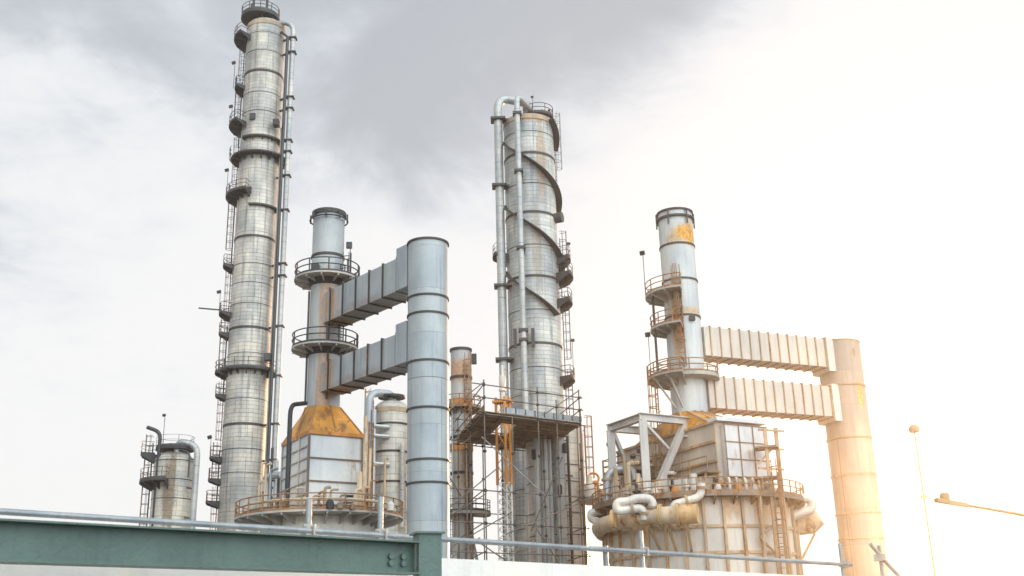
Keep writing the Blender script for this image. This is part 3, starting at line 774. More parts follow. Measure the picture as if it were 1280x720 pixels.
for h in (1.05, 2.15):
    rod(sp(-1.2, -.18, zD + h), sp(LR + .4, -.18, zD + h)); rod(sp(-.1, -1, zD + h - .05), sp(-.1, LL_ + 1.2, zD + h - .05)); rod(sp(LR + .1, -.6, zD + h), sp(LR + .1, LL_ + .8, zD + h))
    rod(sp(-.6, LL_ + .1, zD + h), sp(LR + .6, LL_ + .1, zD + h))
for z in (zD - 6.6, zD - 9.2, zD - 11.5):
    if z < .5: continue
    rod(sp(-4, -.18, z), sp(LR + .5, -.18, z)); rod(sp(-.1, -.6, z + .1), sp(-.1, LL_ + .6, z + .1)); rod(sp(-4, LL_ + .1, z), sp(LR + .5, LL_ + .1, z)); rod(sp(LR + .1, -.6, z + .1), sp(LR + .1, LL_ + .6, z + .1))
    rod(sp(-3.5, -.6, z + .1), sp(-3.5, LL_ + .6, z + .1))
rod(sp(-4, LL_ * .55, zD - 1.2), sp(LR * .5, LL_ * .55, zD - 1.2))
def brace(px0, py0, px1, py1, b=-.25, mat='scaf', Yo=0):
    P = at(px0, py0, Yn + .3 + Yo); Q = at(px1, py1, Yn + 2.5 + Yo); rod(P, Q, mat, 'brace')
brace(602, 546, 682, 620, mat='galv_rusty'); brace(551, 578, 576, 620); brace(703, 571, 664, 664); brace(553, 642, 622, 585); brace(553, 650, 608, 617)
brace(632, 668, 722, 630); brace(640, 695, 690, 640); brace(553, 690, 640, 640); brace(560, 700, 600, 672); brace(552, 520, 604, 478, Yo=-1); brace(572, 560, 620, 520, Yo=4)
brace(680, 518, 724, 488, Yo=3); brace(670, 660, 700, 705); brace(640, 690, 668, 672); brace(590, 672, 640, 706); brace(556, 640, 552, 705)
for a, b, h in stand:
    for z in (zD + 1.05, zD + 2.15, zD - .25, zD - 6.6, zD - 9.2, zD - 3.4):
        if z < .5 or z > zD + h: continue
        MB().box(sp(a, b, z), (.2, .2, .2), 30).build('coupler', M['dark'], sc)
mb_ = at(716, 497, Yn + 6)
# mast through the hole
mh = sp((hole[0] + hole[1]) / 2, (hb[0] + hb[1]) / 2); mc = (mh.x, mh.y)
tm = thing('lattice_mast', 'three-legged lattice mast, orange above and white below, rising through the scaffold hole', 'mast', (mc[0], mc[1], 0))
zo = zat(mc[0], mc[1], 602); zo1 = zat(mc[0], mc[1], 497); s = .62
ch = [Vector((mc[0] + s * math.cos(a), mc[1] + s * math.sin(a), 0)) for a in (PI, -.2, 1.5 * PI + .3)]
u = Vector((0, 0, 1))
m = MB(); k = 0
for q in ch: m.tube([q, q + u * zo], .075, 7)
z = .2
while z < zo - .8:
    for i in range(3):
        a, b = ch[i], ch[(i + 1) % 3]
        m.bar(a + u * z, b + u * (z + .8), .07); m.bar(a + u * (z + .8), b + u * (z + .8), .05)
    z += .8
m.build('lower_lattice', M['lattice'], tm)
m = MB()
for q in ch: m.tube([q + u * (zo - .3), q + u * zo1], .13, 8)
z = zo
while z < zo1 - 1.5:
    for i in range(3): m.bar(ch[i] + u * z, ch[(i + 1) % 3] + u * (z + 1.5), .06)
    z += 1.5
m.build('upper_leg', M['rustpaint'], tm)
MB().box((mc[0], mc[1], zo1 - .4), (1.7, 1.0, .22), 20).build('head_frame', M['rustpaint'], tm)
MB().lathe(mc, [(.2, zo1 - .2), (.2, zo1 + .5), (.34, zo1 + .6), (.34, zo1 + .8), (.2, zo1 + .9), (.3, zo1 + 1.2), (.3, zo1 + 2.0), (.12, zo1 + 2.1), (.12, zo1 + 3.0), (.02, zo1 + 3.05)], 12).build('finial', M['white_pipe'], tm)

# ------------------------------------------------------------------ right heater
BL, BR = -26, 62
Yc = 91.0
ps = at(862, 510, Yc); rs = (ps.x, ps.y); RS2 = size(45, ps) / 2
er, el = adir(BR), adir(BL)
# panel box: corner found from the stack axis
zmid = zat(rs[0], rs[1], 565)
def corner(a, b): return Vector((rs[0], rs[1], 0)) + er * a + el * b
A_, B_ = 2.2, 3.2
def rf(a, b, z): return corner(a, b) + u * z
for _ in range(200):
    q = corner(-A_, -B_); q.z = zmid; x0 = proj(q)[0]; q = corner(A_, -B_); q.z = zmid; x1 = proj(q)[0]
    B_ += .02 * (894 - x0) * .3 * -0.5 if False else 0
    w = x1 - x0; A_ *= 1 + .2 * (56 / w - 1)
    q = corner(-A_, -B_); q.z = zmid; x0 = proj(q)[0]; B_ += .01 * (895 - x0)
    B_ = min(max(B_, 1.0), 9.0)
zbt = zat(*corner(-A_, -B_).xy, 527); zbb = zat(*corner(-A_, -B_).xy, 600)
zdk = zfront(rs, 8, 612)
RD = size(117, Vector((rs[0], rs[1], zdk))); RPl = size(131, Vector((rs[0], rs[1], zdk)))
zdk = zfront(rs, RD, 617)
th = thing('process_heater', 'large round ribbed heater with a panel box on top and rusty pipework', 'furnace', (rs[0], rs[1], 0))
st = [(tuple(pol(rs, RD, a, zdk - d_)), (1.4, 1.6, 2.0), (.62, .28, .06), .6) for a, d_ in ((-105, .5), (-80, .3), (-60, .8), (-40, .2), (-130, 1.5), (-20, 1))]
mdr = metal('heater_drum_paint', (.56, .53, .48), .2, .2, rust_col=(.48, .28, .13), streak=.4, metallic=.15, rough=.55, stains=st)
MB().lathe(rs, [(RD, 0), (RD, zdk - .3), (.1, zdk - .3)], 72).build('drum', mdr, th)
for a in range(0, 360, 11):
    m = MB(); q = pol(rs, RD - .02, a, 0); q2 = pol(rs, RD + .22, a, 0); w = Vector((-math.sin(math.radians(a)), math.cos(math.radians(a)), 0)) * .1
    m.hexa([q - w, q2 - w, q2 + w, q + w] + [v + u * (zdk - .35) for v in (q - w, q2 - w, q2 + w, q + w)])
    if not (20 < a < 160): m.build('drum_rib', M['ribrust'], th)
bands(th, rs, RD, [zfront(rs, RD, y) for y in (658, 691)], .22, 'ribrust', .14)
platform(th, rs, RD - .1, RPl, zdk, 0, 360, 'rustdeck', 'rustrail', t=.045, thick=.3, bstep=11)
MB().sector(rs, .1, RD, zdk - .28, zdk - .04).build('deck_plate', M['rustdeck'], th)
MB().sector(rs, RD * .55, RD * .86, zdk - .03, zdk + 1.3).build('upper_ring', M['drum'], th)
H_ = zbt - zbb
mpb = metal('panel_box_side', (.56, .52, .46), .25, .3, rust_col=(.46, .26, .12), streak=.4, metallic=.15)
LB = 2 * B_ + 2.2
bx = MB().frame(rf(-A_, -B_, zbb), er * 2 * A_, el * LB, u * H_).build('panel_box', mpb, th)
e = .12
fr = MB().frame(rf(-A_ + .5, -B_ - .5, zbb + .25), er * (2 * A_ - .3), el * .48, u * (H_ - .5)).build('front_panel', M['white_panel'], th)
m = MB()
for k in range(4): 
    z = zbb + .25 + (H_ - .5) * k / 3; m.bar(rf(-A_ + .4, -B_ - .52, z), rf(A_ + .3, -B_ - .52, z), .07, .08)
for k in range(4): 
    a = -A_ + .5 + (2 * A_ - .3) * k / 3; m.bar(rf(a, -B_ - .54, zbb + .2), rf(a, -B_ - .54, zbt - .2), .08)
m.build('panel_frame', metal('panel_strip_brown', (.2, .12, .06), .3, .5, metallic=.1), fr)
m = MB()
for k in range(4):
    z = zbb + H_ * k / 3; m.bar(rf(-A_ - e, -B_ - .1, z), rf(-A_ - e, -B_ + LB, z), .2, .2)
for k in range(4): m.bar(rf(-A_ - e * .5, -B_ + LB * k / 3, zbb), rf(-A_ - e * .5, -B_ + LB * k / 3, zbt), .12)
m.build('panel_frame', M['ribrust'], th)
MB().frame(rf(-A_ - .25, -B_ - .6, zbt), er * (2 * A_ + .5), el * 1.2, u * .3).build('roof_flashing', M['white_panel'], th)
m = MB()
for a in (-A_, -A_ / 3, A_ / 3, A_):
    for b in (-B_, -B_ + LB / 3, -B_ + LB * 2 / 3, -B_ + LB): m.bar(rf(a, b, zdk), rf(a, b, zbb), .3)
for b in (-B_ - .2, -B_ + LB): m.bar(rf(-A_ - .4, b, zbb - .25), rf(A_ + .4, b, zbb - .25), .35, .4)
for a in (-A_, A_): m.bar(rf(a, -B_, zbb - .28), rf(a, -B_ + LB, zbb - .28), .3, .35)
m.build('support_frame', M['ribrust'], th)
for k in range(6):
    q = rf(-A_ + .4 + k * .8, -B_ - .7, zdk); MB().tube(bend([q, q + u * 1.3, q + u * 1.3 + el * .9], .4), .12, 7).build('burner_pipe', M['white_pipe'], th)
for k in range(9):
    q = pol(rs, RD * .93, -125 + k * 13, zdk); MB().lathe((q.x, q.y), [(.25, zdk), (.3, zdk + .5), (.15, zdk + .8), (.02, zdk + .85)], 9).build('burner_cap', M[('white_pipe', 'rustpaint', 'white_panel')[k % 3]], th)
# hood
zh2 = zfront(rs, RS2, 517)
m = MB(); sq = []; cr = []; n = 32
for i in range(n):
    tt = 2 * PI * i / n; dx, dy = math.cos(tt), math.sin(tt); k = 1 / max(abs(dx), abs(dy))
    q = corner(dx * k * A_, dy * k * B_ * .9 ); sq.append(Vector((q.x, q.y, zbt + .02)))
    q = corner(dx * RS2 * 1.08, dy * RS2 * 1.08); cr.append(Vector((q.x, q.y, zh2 + .2)))
m.v = sq + cr
for i in range(n): m.face([i, (i + 1) % n, n + (i + 1) % n, n + i], [(0, 0)] * 4)
hd = m.build('hood', M['orange'], th)
m = MB()
for i in range(0, n, 2): m.bar(sq[i], cr[i], .13)
m.build('hood_rib', M['ribrust'], hd)
# pipework round the drum
def P3(px, py, Y): return at(px, py, Y)
zhd = at(830, 644, 81.5).z
hdp = []
for px, Yy in ((868, 81.0), (800, 82.3), (746, 88.0), (752, 94)):
    q = at(px, 640, Yy); hdp.append(Vector((q.x, q.y, zhd)))
MB().tube(bend(hdp, 3.0), .66, 16).build('header_pipe', M['rust_pipe'], th)
dd = (hdp[0] - hdp[1]).normalized(); MB().tube([hdp[0] - dd * 1.0, hdp[0] + dd * .25], .72, 16).build('pipe_end_cap', M['rust_pipe2'], th)
MB().tube([hdp[1] + dd * -2.2, hdp[1] - dd * 1.9], .69, 16).build('pipe_collar', M['rust_pipe2'], th)
for k in (.15, .5, .85):
    q = hdp[0].lerp(hdp[1], k); e2 = Vector((rs[0], rs[1], q.z)) - q; e2.normalize(); m = MB(); m.bar(q - u * .7, q + e2 * 2.2 - u * 2.6, .2); m.bar(q - u * .75, q + e2 * 2.2 - u * .75, .2); m.build('pipe_support', M['ribrust'], th)
MB().tube(bend([P3(816, 648, 82), P3(816, 623, 82), P3(795, 623, 82), P3(786, 627, 82), P3(771, 628, 82), P3(771, 639, 82), P3(803, 635, 82), P3(806, 650, 82)], .8), .34, 12).build('loop_pipe', M['white_pipe'], th)
MB().tube(bend([P3(841, 645, 82), P3(841, 631, 82), P3(876, 621, 82), P3(877, 604, 82)], .8), .3, 12).build('branch_pipe', M['white_pipe'], th)
MB().tube(bend([P3(758, 628, 90), P3(760, 588, 90), P3(790, 586, 90), P3(793, 600, 90)], .9), .34, 12).build('loop_pipe', M['pipe'], th)
MB().tube(bend([P3(751, 655, 90), P3(738, 648, 90), P3(738, 641, 90), P3(756, 639, 90)], .8), .3, 10).build('loop_pipe', M['white_pipe'], th)
q = P3(867, 600, 84); MB().tube([Vector((q.x, q.y, zdk)), Vector((q.x, q.y, zdk + 1.6))], .3, 10).build('vent', M['white_pipe'], th)
for (x0_, y0_), (x1_, y1_), r_, Y_ in (((816, 635), (816, 630), .34, 82), ((790, 637), (795, 636.3), .34, 82), ((806, 642), (806, 647), .34, 82), ((841, 640), (841, 643), .3, 82), ((858, 626), (862, 625), .3, 82), ((877, 610), (877, 606), .3, 82), ((759, 600), (759, 604), .34, 90), ((758, 618), (758, 622), .34, 90)):
    flange(th, at(x0_, y0_, Y_), at(x1_, y1_, Y_) - at(x0_, y0_, Y_), r_, 'ribrust')
for k in (.3, .62):
    flange(th, hdp[0].lerp(hdp[1], k), dd, .6, 'rust_pipe2', .12)
# right side outlets
a0 = pol(rs, RD, -5, zat(rs[0] + RD, rs[1], 660))
MB().tube([a0 - Vector((.5, 0, 0)), a0 + Vector((1.2, -.6, .2)), a0 + Vector((1.9, -.9, .6))], [.75, .85, .6], 14).build('burner_drum', M['rust_pipe'], th)
MB().tube(bend([P3(985, 648, 88), P3(1001, 641, 88), P3(1015, 637, 88), P3(1015, 625, 88), P3(1000, 622, 88)], .7), .38, 12).build('loop_pipe', M['white_pipe'], th)
m = MB(); m.bar(a0 + Vector((1.4, -.6, -.6)), pol(rs, RD, -5, a0.z - 3.0), .18); m.build('pipe_support', M['ribrust'], th)
# access tower at right
for px, w in ((952, .14), (966, .22), (980, .27)):
    q = at(px, 640, 83.2 + (px - 952) * .05); m = MB(); m.bar((q.x, q.y, 0), (q.x, q.y, zat(q.x, q.y, 535 if px > 960 else 600)), w); m.build('tower_post', M['ribrust'], th)
m = MB()
q1, q2 = at(952, 535, 83.2), at(980, 537, 84.6); 
for y in (537, 560, 585, 620, 655, 690):
    a, b = at(948 if y < 600 else 966, y, 84.0), at(980, y + 2, 84.6); MB().bar(a, b, .14).build('tower_brace', M['ribrust'], th)
for a, b in ((at(950, 672, 83.5), at(968, 655, 84)), (at(950, 672, 83.5), at(968, 690, 84)), (at(948, 580, 84.2), at(966, 560, 84.4))): MB().bar(a, b, .14).build('tower_brace', M['ribrust'], th)
q = at(972, 640, 83.2); ladder(th, (q.x, q.y + .5), .3, -80, 1, zat(q.x, q.y, 590), 'rustrail', t=.05)
for k, y in enumerate((560, 598)):
    q = at(958, y, 84.4); MB().box((q.x, q.y, q.z), (1.8, 1.6, .15), 20).build('landing', M['rustdeck'], th)
# walkway along the panel box side
wz = zbb + .6
m = MB().frame(rf(-A_ - 1.5, -B_ - .5, wz - .12), er * 1.3, el * (LB + 2), u * .12); wk = m.build('walkway', M['rustdeck'], th)
m = MB()
for h in (.55, 1.1): m.bar(rf(-A_ - 1.45, -B_ - .5, wz + h), rf(-A_ - 1.45, -B_ + LB + 1.5, wz + h), .08)
for k in range(8): m.bar(rf(-A_ - 1.45, -B_ - .5 + (LB + 2) * k / 7, wz), rf(-A_ - 1.45, -B_ - .5 + (LB + 2) * k / 7, wz + 1.1), .08)
m.build('railing', M['rustrail'], wk)
m = MB()
for k in range(4): m.bar(rf(-A_ - 1.3, -B_ + LB * k / 3, zdk), rf(-A_ - 1.3, -B_ + LB * k / 3, wz - .1), .2)
m.build('walkway_leg', M['ribrust'], wk)
for k, (px, y) in enumerate(((792, 572), (800, 565), (785, 590))):
    q = at(px, y, 91); q.z = zat(q.x, q.y, y); floodlight(th, (q.x, q.y, zdk), q.z - zdk, 200, 1.0)
for px, Y_, hgt in ((778, 92, 2.6), (786, 89, 3.4), (800, 90, 2.2), (808, 92, 3.6), (820, 88, 1.6), (832, 87, 2.2), (846, 86, 1.4)):
    q = at(px, 600, Y_); MB().tube(bend([Vector((q.x, q.y, zdk)), Vector((q.x, q.y, zdk + hgt)), Vector((q.x + .9, q.y + .3, zdk + hgt))], .4), random.uniform(.1, .2), 8).build('riser_pipe', M[random.choice(['rust_pipe', 'white_pipe', 'ribrust'])], th)

# small landing with stairs behind the gantry
lz = zdk + 3.0; q0 = at(790, 600, 91.5); q0 = Vector((q0.x, q0.y, lz))
ld = MB().frame(q0 - er * 1.6 - el * 1.4, er * 3.2, el * 3.4, u * .14).build('landing', M['rustdeck'], th)
for a, b in ((-1.6, -1.4), (1.6, -1.4), (-1.6, 2.0), (1.6, 2.0)): MB().bar(q0 + er * a + el * b - u * 3.0, q0 + er * a + el * b + u * 1.2, .16).build('landing_post', M['ribrust'], ld)
m = MB()
for h in (.6, 1.15):
    m.bar(q0 - er * 1.6 - el * 1.4 + u * h, q0 + er * 1.6 - el * 1.4 + u * h, .07); m.bar(q0 - er * 1.6 - el * 1.4 + u * h, q0 - er * 1.6 + el * 2 + u * h, .07); m.bar(q0 - er * 1.6 + el * 2 + u * h, q0 + er * 1.6 + el * 2 + u * h, .07)
    m.bar(q0 - er * 1.6 - el * 1.4 + u * h, q0 - er * 1.6 + el * 2 + u * h, .07)
m.build('railing', M['rustrail'], ld)
for sg in (0, .8): MB().bar(q0 + er * 1.6 + el * sg, q0 + er * 5.4 + el * sg + u * 3.4, .16, .3).build('stair_stringer', M['ribrust'], ld)
for k in range(9): MB().frame(q0 + er * (1.8 + k * .42) + u * (.2 + k * .376), er * .28, el * .8, u * .05).build('stair_tread', M['rustdeck'], ld)
for px, y, r_ in ((770, 585, .16), (782, 575, .11), (798, 592, .2), (808, 583, .12)):
    q = at(px, 600, 88.5); MB().tube([Vector((q.x, q.y, zdk)), Vector((q.x, q.y, zat(q.x, q.y, y)))], r_, 9).build('riser_pipe', M[random.choice(['rust_pipe', 'ribrust', 'pipe'])], th)
for k in range(8):
    a = -150 + k * 9; q = pol(rs, RD * .9, a, zdk); MB().lathe((q.x, q.y), [(.18, zdk), (.22, zdk + .6), (.34, zdk + .62), (.34, zdk + .75), (.12, zdk + .8), (.12, zdk + 1.3), (.02, zdk + 1.32)], 10).build('valve_body', M[('rust_pipe', 'deck', 'white_pipe')[k % 3]], th)
# grey gantry frame on the heater deck
Pf = at(803, 521, 86.0); zf = Pf.z
gl = adir(-27); gr = adir(60)
L1 = walk(Pf, gl, 763); L2 = walk(Pf, gr, 866)
gf = thing('gantry_frame', 'grey braced steel gantry frame standing on the ribbed heater, left of its panel box', 'steel frame', (Pf.x, Pf.y, zdk))
def gp(a, b, z): return Vector((Pf.x, Pf.y, z)) + gr * a + gl * b
W_ = .62
for a, b in ((0, 0), (0, L1)):
    m = MB(); m.ibeam(gp(a, b, zdk), gp(a, b, zf - .3), W_, W_, .07); m.build('post', M['frame'], gf)
for P, Q in (((0, -.3), (0, L1 + .3)), ((-.3, 0), (L2, 0)), ((-.3, L1), (L2, L1))):
    if P[0] == 0: P, Q = (0, .32), (0, L1 - .32)
    m = MB(); m.ibeam(gp(*P, zf), gp(*Q, zf), W_ * .8, W_, .07); m.build('top_beam', M['frame'], gf)
m = MB(); m.bar(gp(L2 * .82, 0, zf - .3), gp(.5, 0, zdk + .1), W_ * .9, W_ * .7); m.build('diagonal', M['frame'], gf)
MB().bar(gp(.3, .2, zf - .4), gp(L2 * .5, .2, zdk + 4.2), .22).build('tie', M['frame'], gf); MB().bar(gp(.3, L1, zf - .4), gp(L2 * .5, L1, zdk + 1), .3).build('tie', M['frame'], gf)
m = MB(); m.bar(gp(L2 * .84, 0, zf - .4), gp(L2 * .84, 0, zf - .9), .1); m.build('lamp_bracket', M['dark'], gf)
q = gp(L2 * .84, 0, zf - .9); MB().lathe((q.x, q.y), [(.05, q.z), (.15, q.z - .1), (.55, q.z - .5), (.52, q.z - .5), (.02, q.z - .3)], 14).build('lamp_head', M['white_panel'], gf)
q = gp(L2, 0, zdk); m = MB(); m.bar(gp(L2 - .4, L1, zdk), gp(L2 - .4, L1, zf - .3), .4); m.build('post', M['frame'], gf)

# right stack
tS = thing('exhaust_stack', 'pale exhaust stack with an orange patch near its rim and balconies on its left', 'chimney stack', (rs[0], rs[1], zh2))
zst = zat(rs[0], rs[1], 267)
stn = [(tuple(pol(rs, RS2, -58, zfront(rs, RS2, 291))), (1.9, 1.6, 1.3), (.75, .36, .05), 1.0), (tuple(pol(rs, RS2, -120, zfront(rs, RS2, 400))), (.7, 1.5, 4.5), (.6, .32, .1), .8),
       (tuple(pol(rs, RS2, -110, zfront(rs, RS2, 298))), (.9, 1.5, .7), (.6, .38, .15), .6), (tuple(pol(rs, RS2, -70, zfront(rs, RS2, 388))), (1.6, 1.5, .5), (.6, .38, .16), .7)]
mS = metal('pale_stack_paint', (.5, .53, .545), .18, .1, rust_col=(.5, .3, .14), streak=.4, metallic=.2, stains=stn)
shell(tS, rs, RS2, zh2 - .05, zst, mS, open_top=True)
bands(tS, rs, RS2, [zfront(rs, RS2, y) for y in (303, 347, 393)], .16)
bands(tS, rs, RS2, [zst - .1], .16, 'band', .12); bands(tS, rs, RS2, [zst - .75], .18, 'deck', .2)
for a in range(0, 360, 60): MB().bar(pol(rs, RS2 + .15, a, zst - 1.5), pol(rs, RS2 + .15, a, zst - .1), .12).build('rim_bracket', M['dark'], tS)
def zs(py, e=1.0): return zat(rs[0] - RS2 - e, rs[1] - .5, py)
for y, a0, a1, e in ((368, 150, 262, 1.6), (410, 155, 258, 1.35)):
    platform(tS, rs, RS2, RS2 + e, zs(y), a0, a1, 'palesteel', 'rustrail', t=.045, thick=.16, drop=.4)
platform(tS, rs, RS2, RS2 + 1.9, zs(472), 150, 255, 'palesteel', 'rustrail', t=.05, thick=.16, drop=.4)
platform(tS, rs, RS2, RS2 + 1.2, zfront(rs, RS2 + 1.2, 463), 195, 372, 'palesteel', 'rustrail', t=.05, thick=.3, brackets=False)
ladder(tS, rs, RS2 + .05, -108, zfront(rs, RS2, 458), zfront(rs, RS2, 345), 'rustrail', t=.055, w=.55)
ladder(tS, rs, RS2 + 1.2, 195, zdk + 1, zs(472), 'rustrail', t=.05)
ladder(tS, rs, RS2 + .8, 185, zs(472), zs(410), 'rail', cage=False, t=.05)
ladder(tS, rs, RS2 + .8, 185, zs(410), zs(368), 'rail', cage=False, t=.05)
floodlight(tS, pol(rs, RS2 + 1.8, 195, zs(368)), 3.6, 200, 1.0); floodlight(tS, pol(rs, RS2 + 1.8, 195, zs(472)), 3.6, 200, 1.0)
m = MB(); m.bar(pol(rs, RS2 + 1.8, 200, zs(472)), pol(rs, RS2, 215, zs(512)), .14); m.bar(pol(rs, RS2 + 1.5, 230, zs(472)), pol(rs, RS2, 240, zs(512)), .14); m.build('platform_brace', M['palesteel'], tS)
MB().box(pol(rs, RS2 + .1, -70, zfront(rs, RS2, 398)), (.5, .4, .4)).build('sample_port', M['dark'], tS)

# right riser duct
Yr = 92.0
for _ in range(140):
    q = at(1053, 480, Yr); v = Vector((q.x - rs[0], q.y - rs[1])); az = math.degrees(math.atan2(v.x, v.y))
    if az < 66: break
    Yr += .1
r2 = (q.x, q.y); RR2 = size(53.5, at(1060, 520, Yr)) / 2
zrt = zat(r2[0], r2[1], 430)
tr2 = thing('riser_duct', 'tall round pale duct at right joined to the ends of two ribbed pale ducts', 'duct', (r2[0], r2[1], 0))
mr2 = metal('pale_duct_paint', (.4, .345, .29), .18, .08, streak=.5, metallic=.2, clad=(3.1, 4.8, .22), stains=((tuple(pol(r2, RR2, -60, zfront(r2, RR2, 492))), (.35, 1.5, 1.6), (.6, .42, .03), .9), (tuple(pol(r2, RR2, -65, zfront(r2, RR2, 440))), (.2, 1, .5), (.3, .2, .1), .8)))
shell(tr2, r2, RR2, 0, zrt, mr2, open_top=True)
bands(tr2, r2, RR2, [zfront(r2, RR2, y) for y in (480, 545, 592, 640, 672)], .14, 'ribrust', .08)
bands(tr2, r2, RR2, [zrt - .05], .1, 'ribrust', .06)
mx, my = (rs[0] + r2[0]) / 2, (rs[1] + r2[1]) / 2
px_m = proj((mx, my, zat(mx, my, 430)))[0]
def edge(py_at_960): return zat(mx, my, py_at_960 + (px_m - 960) * .135)
md2 = metal('ribbed_duct_paint', (.56, .51, .45), .14, .22, rust_col=(.5, .33, .18), streak=.3, metallic=.15)
cross_duct('cross_duct', 'upper ribbed pale duct reaching from the orange patched stack to the right duct', rs, r2, RS2, RR2, edge(421), edge(456), 2.0, 13, md2, M['ribrust'], .55, .4, .22, collar='white_pipe')
cross_duct('cross_duct', 'lower ribbed pale duct passing above the panel box to the right duct', rs, r2, RS2, RR2, edge(481), edge(519), 2.0, 13, md2, M['ribrust'], .55, .4, .22, collar='white_pipe')

# ------------------------------------------------------------------ light mast and street lamp at right
Y = 60.0
p = at(1166, 700, Y); zt = zat(p.x, p.y, 538)
t = thing('light_mast', 'thin tall mast with a small round lamp head at far right', 'lamp mast', (p.x, p.y, 0))
MB().tube([(p.x, p.y, 0), (p.x, p.y, zt * .45), (p.x, p.y, zt)], [.075, .06, .042], 8).build('mast_pole', M['lamp_pole'], t)
MB().lathe((p.x, p.y), [(.05, zt - .15), (.26, zt - .1), (.3, zt + .05), (.26, zt + .2), (.15, zt + .3), (.02, zt + .33)], 14).build('lamp_head', M['lamp_pole'], t)
MB().box((p.x, p.y, zat(p.x, p.y, 621)), (.3, .25, .15)).build('joint_box', M['lamp_pole'], t)
Y = 30.0
h0 = at(1170, 625, Y); h1 = at(1345, 655, Y + .8)
t = thing('street_lamp', 'street lamp arm reaching in from the right edge, its lamp head at the tip', 'street lamp', (h1.x, h1.y, 0))
d = (h1 - h0).normalized()
MB().tube([Vector((h1.x, h1.y, 0)), Vector((h1.x, h1.y, h1.z + .1))], [.11, .07], 10).build('lamp_post', M['lamp_pole'], t)
MB().tube([h0 + d * .7, h1], [.04, .06], 8).build('lamp_arm', M['lamp_pole'], t)
s = Vector((d.y, -d.x, 0)).normalized()
m = MB(); m.hexa([h0 - s * .1 - u * .06, h0 + d * .95 - s * .08 - u * .05, h0 + d * .95 + s * .08 - u * .05, h0 + s * .1 - u * .06, h0 - s * .1 + u * .05, h0 + d * .95 - s * .06 + u * .06, h0 + d * .95 + s * .06 + u * .06, h0 + s * .1 + u * .05]); hd = m.build('lamp_head', M['lamp_pole'], t)
q = h0 + d * .28; MB().lathe((q.x, q.y), [(.13, q.z + .05), (.14, q.z + .12), (.12, q.z + .22), (.09, q.z + .24), (.02, q.z + .25)], 12).build('photocell', M['lamp_pole'], hd)

# ------------------------------------------------------------------ foreground: beam, column, wall, guardrail
AB = 47.5; db = adir(AB)
E = at(519, 678, 16.5)                        # beam top at the column
hB = size(39.5, E)
q = E - db * 14
t = thing('steel_beam', 'green painted steel I-beam crossing the lower left foreground', 'steel beam', (q.x, q.y, E.z - hB))
cx = E - u * hB / 2
m = MB(); m.ibeam(cx - db * 14, cx - db * .02, .38, hB, .024); m.build('beam_body', M['green'], t)
sd = Vector((db.y, -db.x, 0))
if sd.dot(E) > 0: sd = -sd
for i in (0, 1):
    for j in (0, 1):
        o = cx - db * (.25 + .22 * i) + sd * .01 + u * (hB * (-.17 + .2 * j)); MB().tube([o, o + sd * .05], .045, 6).build('bolt', M['green'], t)
Cc = E + db * .2
ta = .36
ctop = zat(*(Cc + sd * ta / 2).xy, 667)
t = thing('steel_column', 'green painted steel column with a flat cap plate at the beam end', 'steel column', (Cc.x, Cc.y, 0))
cd = Vector((math.cos(math.radians(20)), math.sin(math.radians(20)), 0)); ce = Vector((-cd.y, cd.x, 0))
Cc = at(534, 700, 16.55); Cc.z = 0
ctop = zat(Cc.x, Cc.y - .18, 667)
MB().frame(Cc - cd * .175 - ce * .175, cd * .35, ce * .35, u * ctop).build('column_body', M['green'], t)
MB().frame(Cc - cd * .22 - ce * .22 + u * ctop, cd * .44, ce * .44, u * .03).build('cap_plate', M['green'], t)

# wall along az ~ 46
AWL = 45.5; dw = adir(AWL)
W0 = at(560, 698, 18.6); sw = Vector((dw.y, -dw.x, 0)); sw = -sw if sw.dot(W0) > 0 else sw
o = W0 - dw * 16; o.z = 0
MB().frame(o, dw * 60, -sw * .3, u * W0.z).build('parapet_wall', M['wall'], None, label='long low white wall below the galvanised rail', category='wall', kind='thing')
# guardrail
G0 = at(560, 674.5, 18.75)
gt = thing('guardrail', 'galvanised tube rail with clamped posts running along the white wall', 'guardrail', (G0.x, G0.y, W0.z))
def gl_at(px):
    lo, hi = -16.0, 30.0
    for _ in range(50):
        m_ = (lo + hi) / 2
        if proj(G0 + dw * m_)[0] < px: lo = m_
        else: hi = m_
    return G0 + dw * lo
Gend = gl_at(1064)
MB().tube([G0 - dw * 13, gl_at(300)], .042, 12).build('rail_tube', M['galv'], gt)
MB().tube([gl_at(300), Gend], .047, 12).build('rail_tube', M['galv'], gt)
for px, yt in ((390, 624), (480, 621), (762, 682), (807, 664), (1057, 679)):
    q = gl_at(px) + sw * -.1; zt = zat(q.x, q.y, yt)
    zb = W0.z - .1
    MB().tube([(q.x, q.y, zb), (q.x, q.y, zt)], .045, 12).build('post', M['galv'], gt)
    if px != 762:
        r_ = gl_at(px); m = MB(); m.box(r_ + sw * -.05, (.15, .24, .13), AWL); m.box(r_ + sw * -.05 + u * .08, (.05, .26, .05), AWL); m.tube([r_ + u * -.08 + sw * .06, r_ + u * .1 + sw * .06], .022, 6); m.build('coupler', M['galv_rusty'], gt)
t = thing('scaffold_tube', 'slanting scaffold tube clamped to an upright in front of the right duct', 'scaffold tube', tuple(at(1101, 719, 28).xy) + (0,))
a, b = at(1088, 680, 28), at(1130, 728, 28.4); MB().tube([a, b], .055, 10).build('slant_tube', M['galv_rusty'], t)
a = at(1099, 682, 28.2); MB().tube([(a.x, a.y, 0), a], .055, 10).build('upright_tube', M['galv_rusty'], t)
a = at(1100, 697, 28.1); MB().box(a, (.3, .24, .16), 20).build('coupler', M['galv_rusty'], t)
q = at(62, 712, 15.2); zc_ = zat(q.x, q.y, 706)
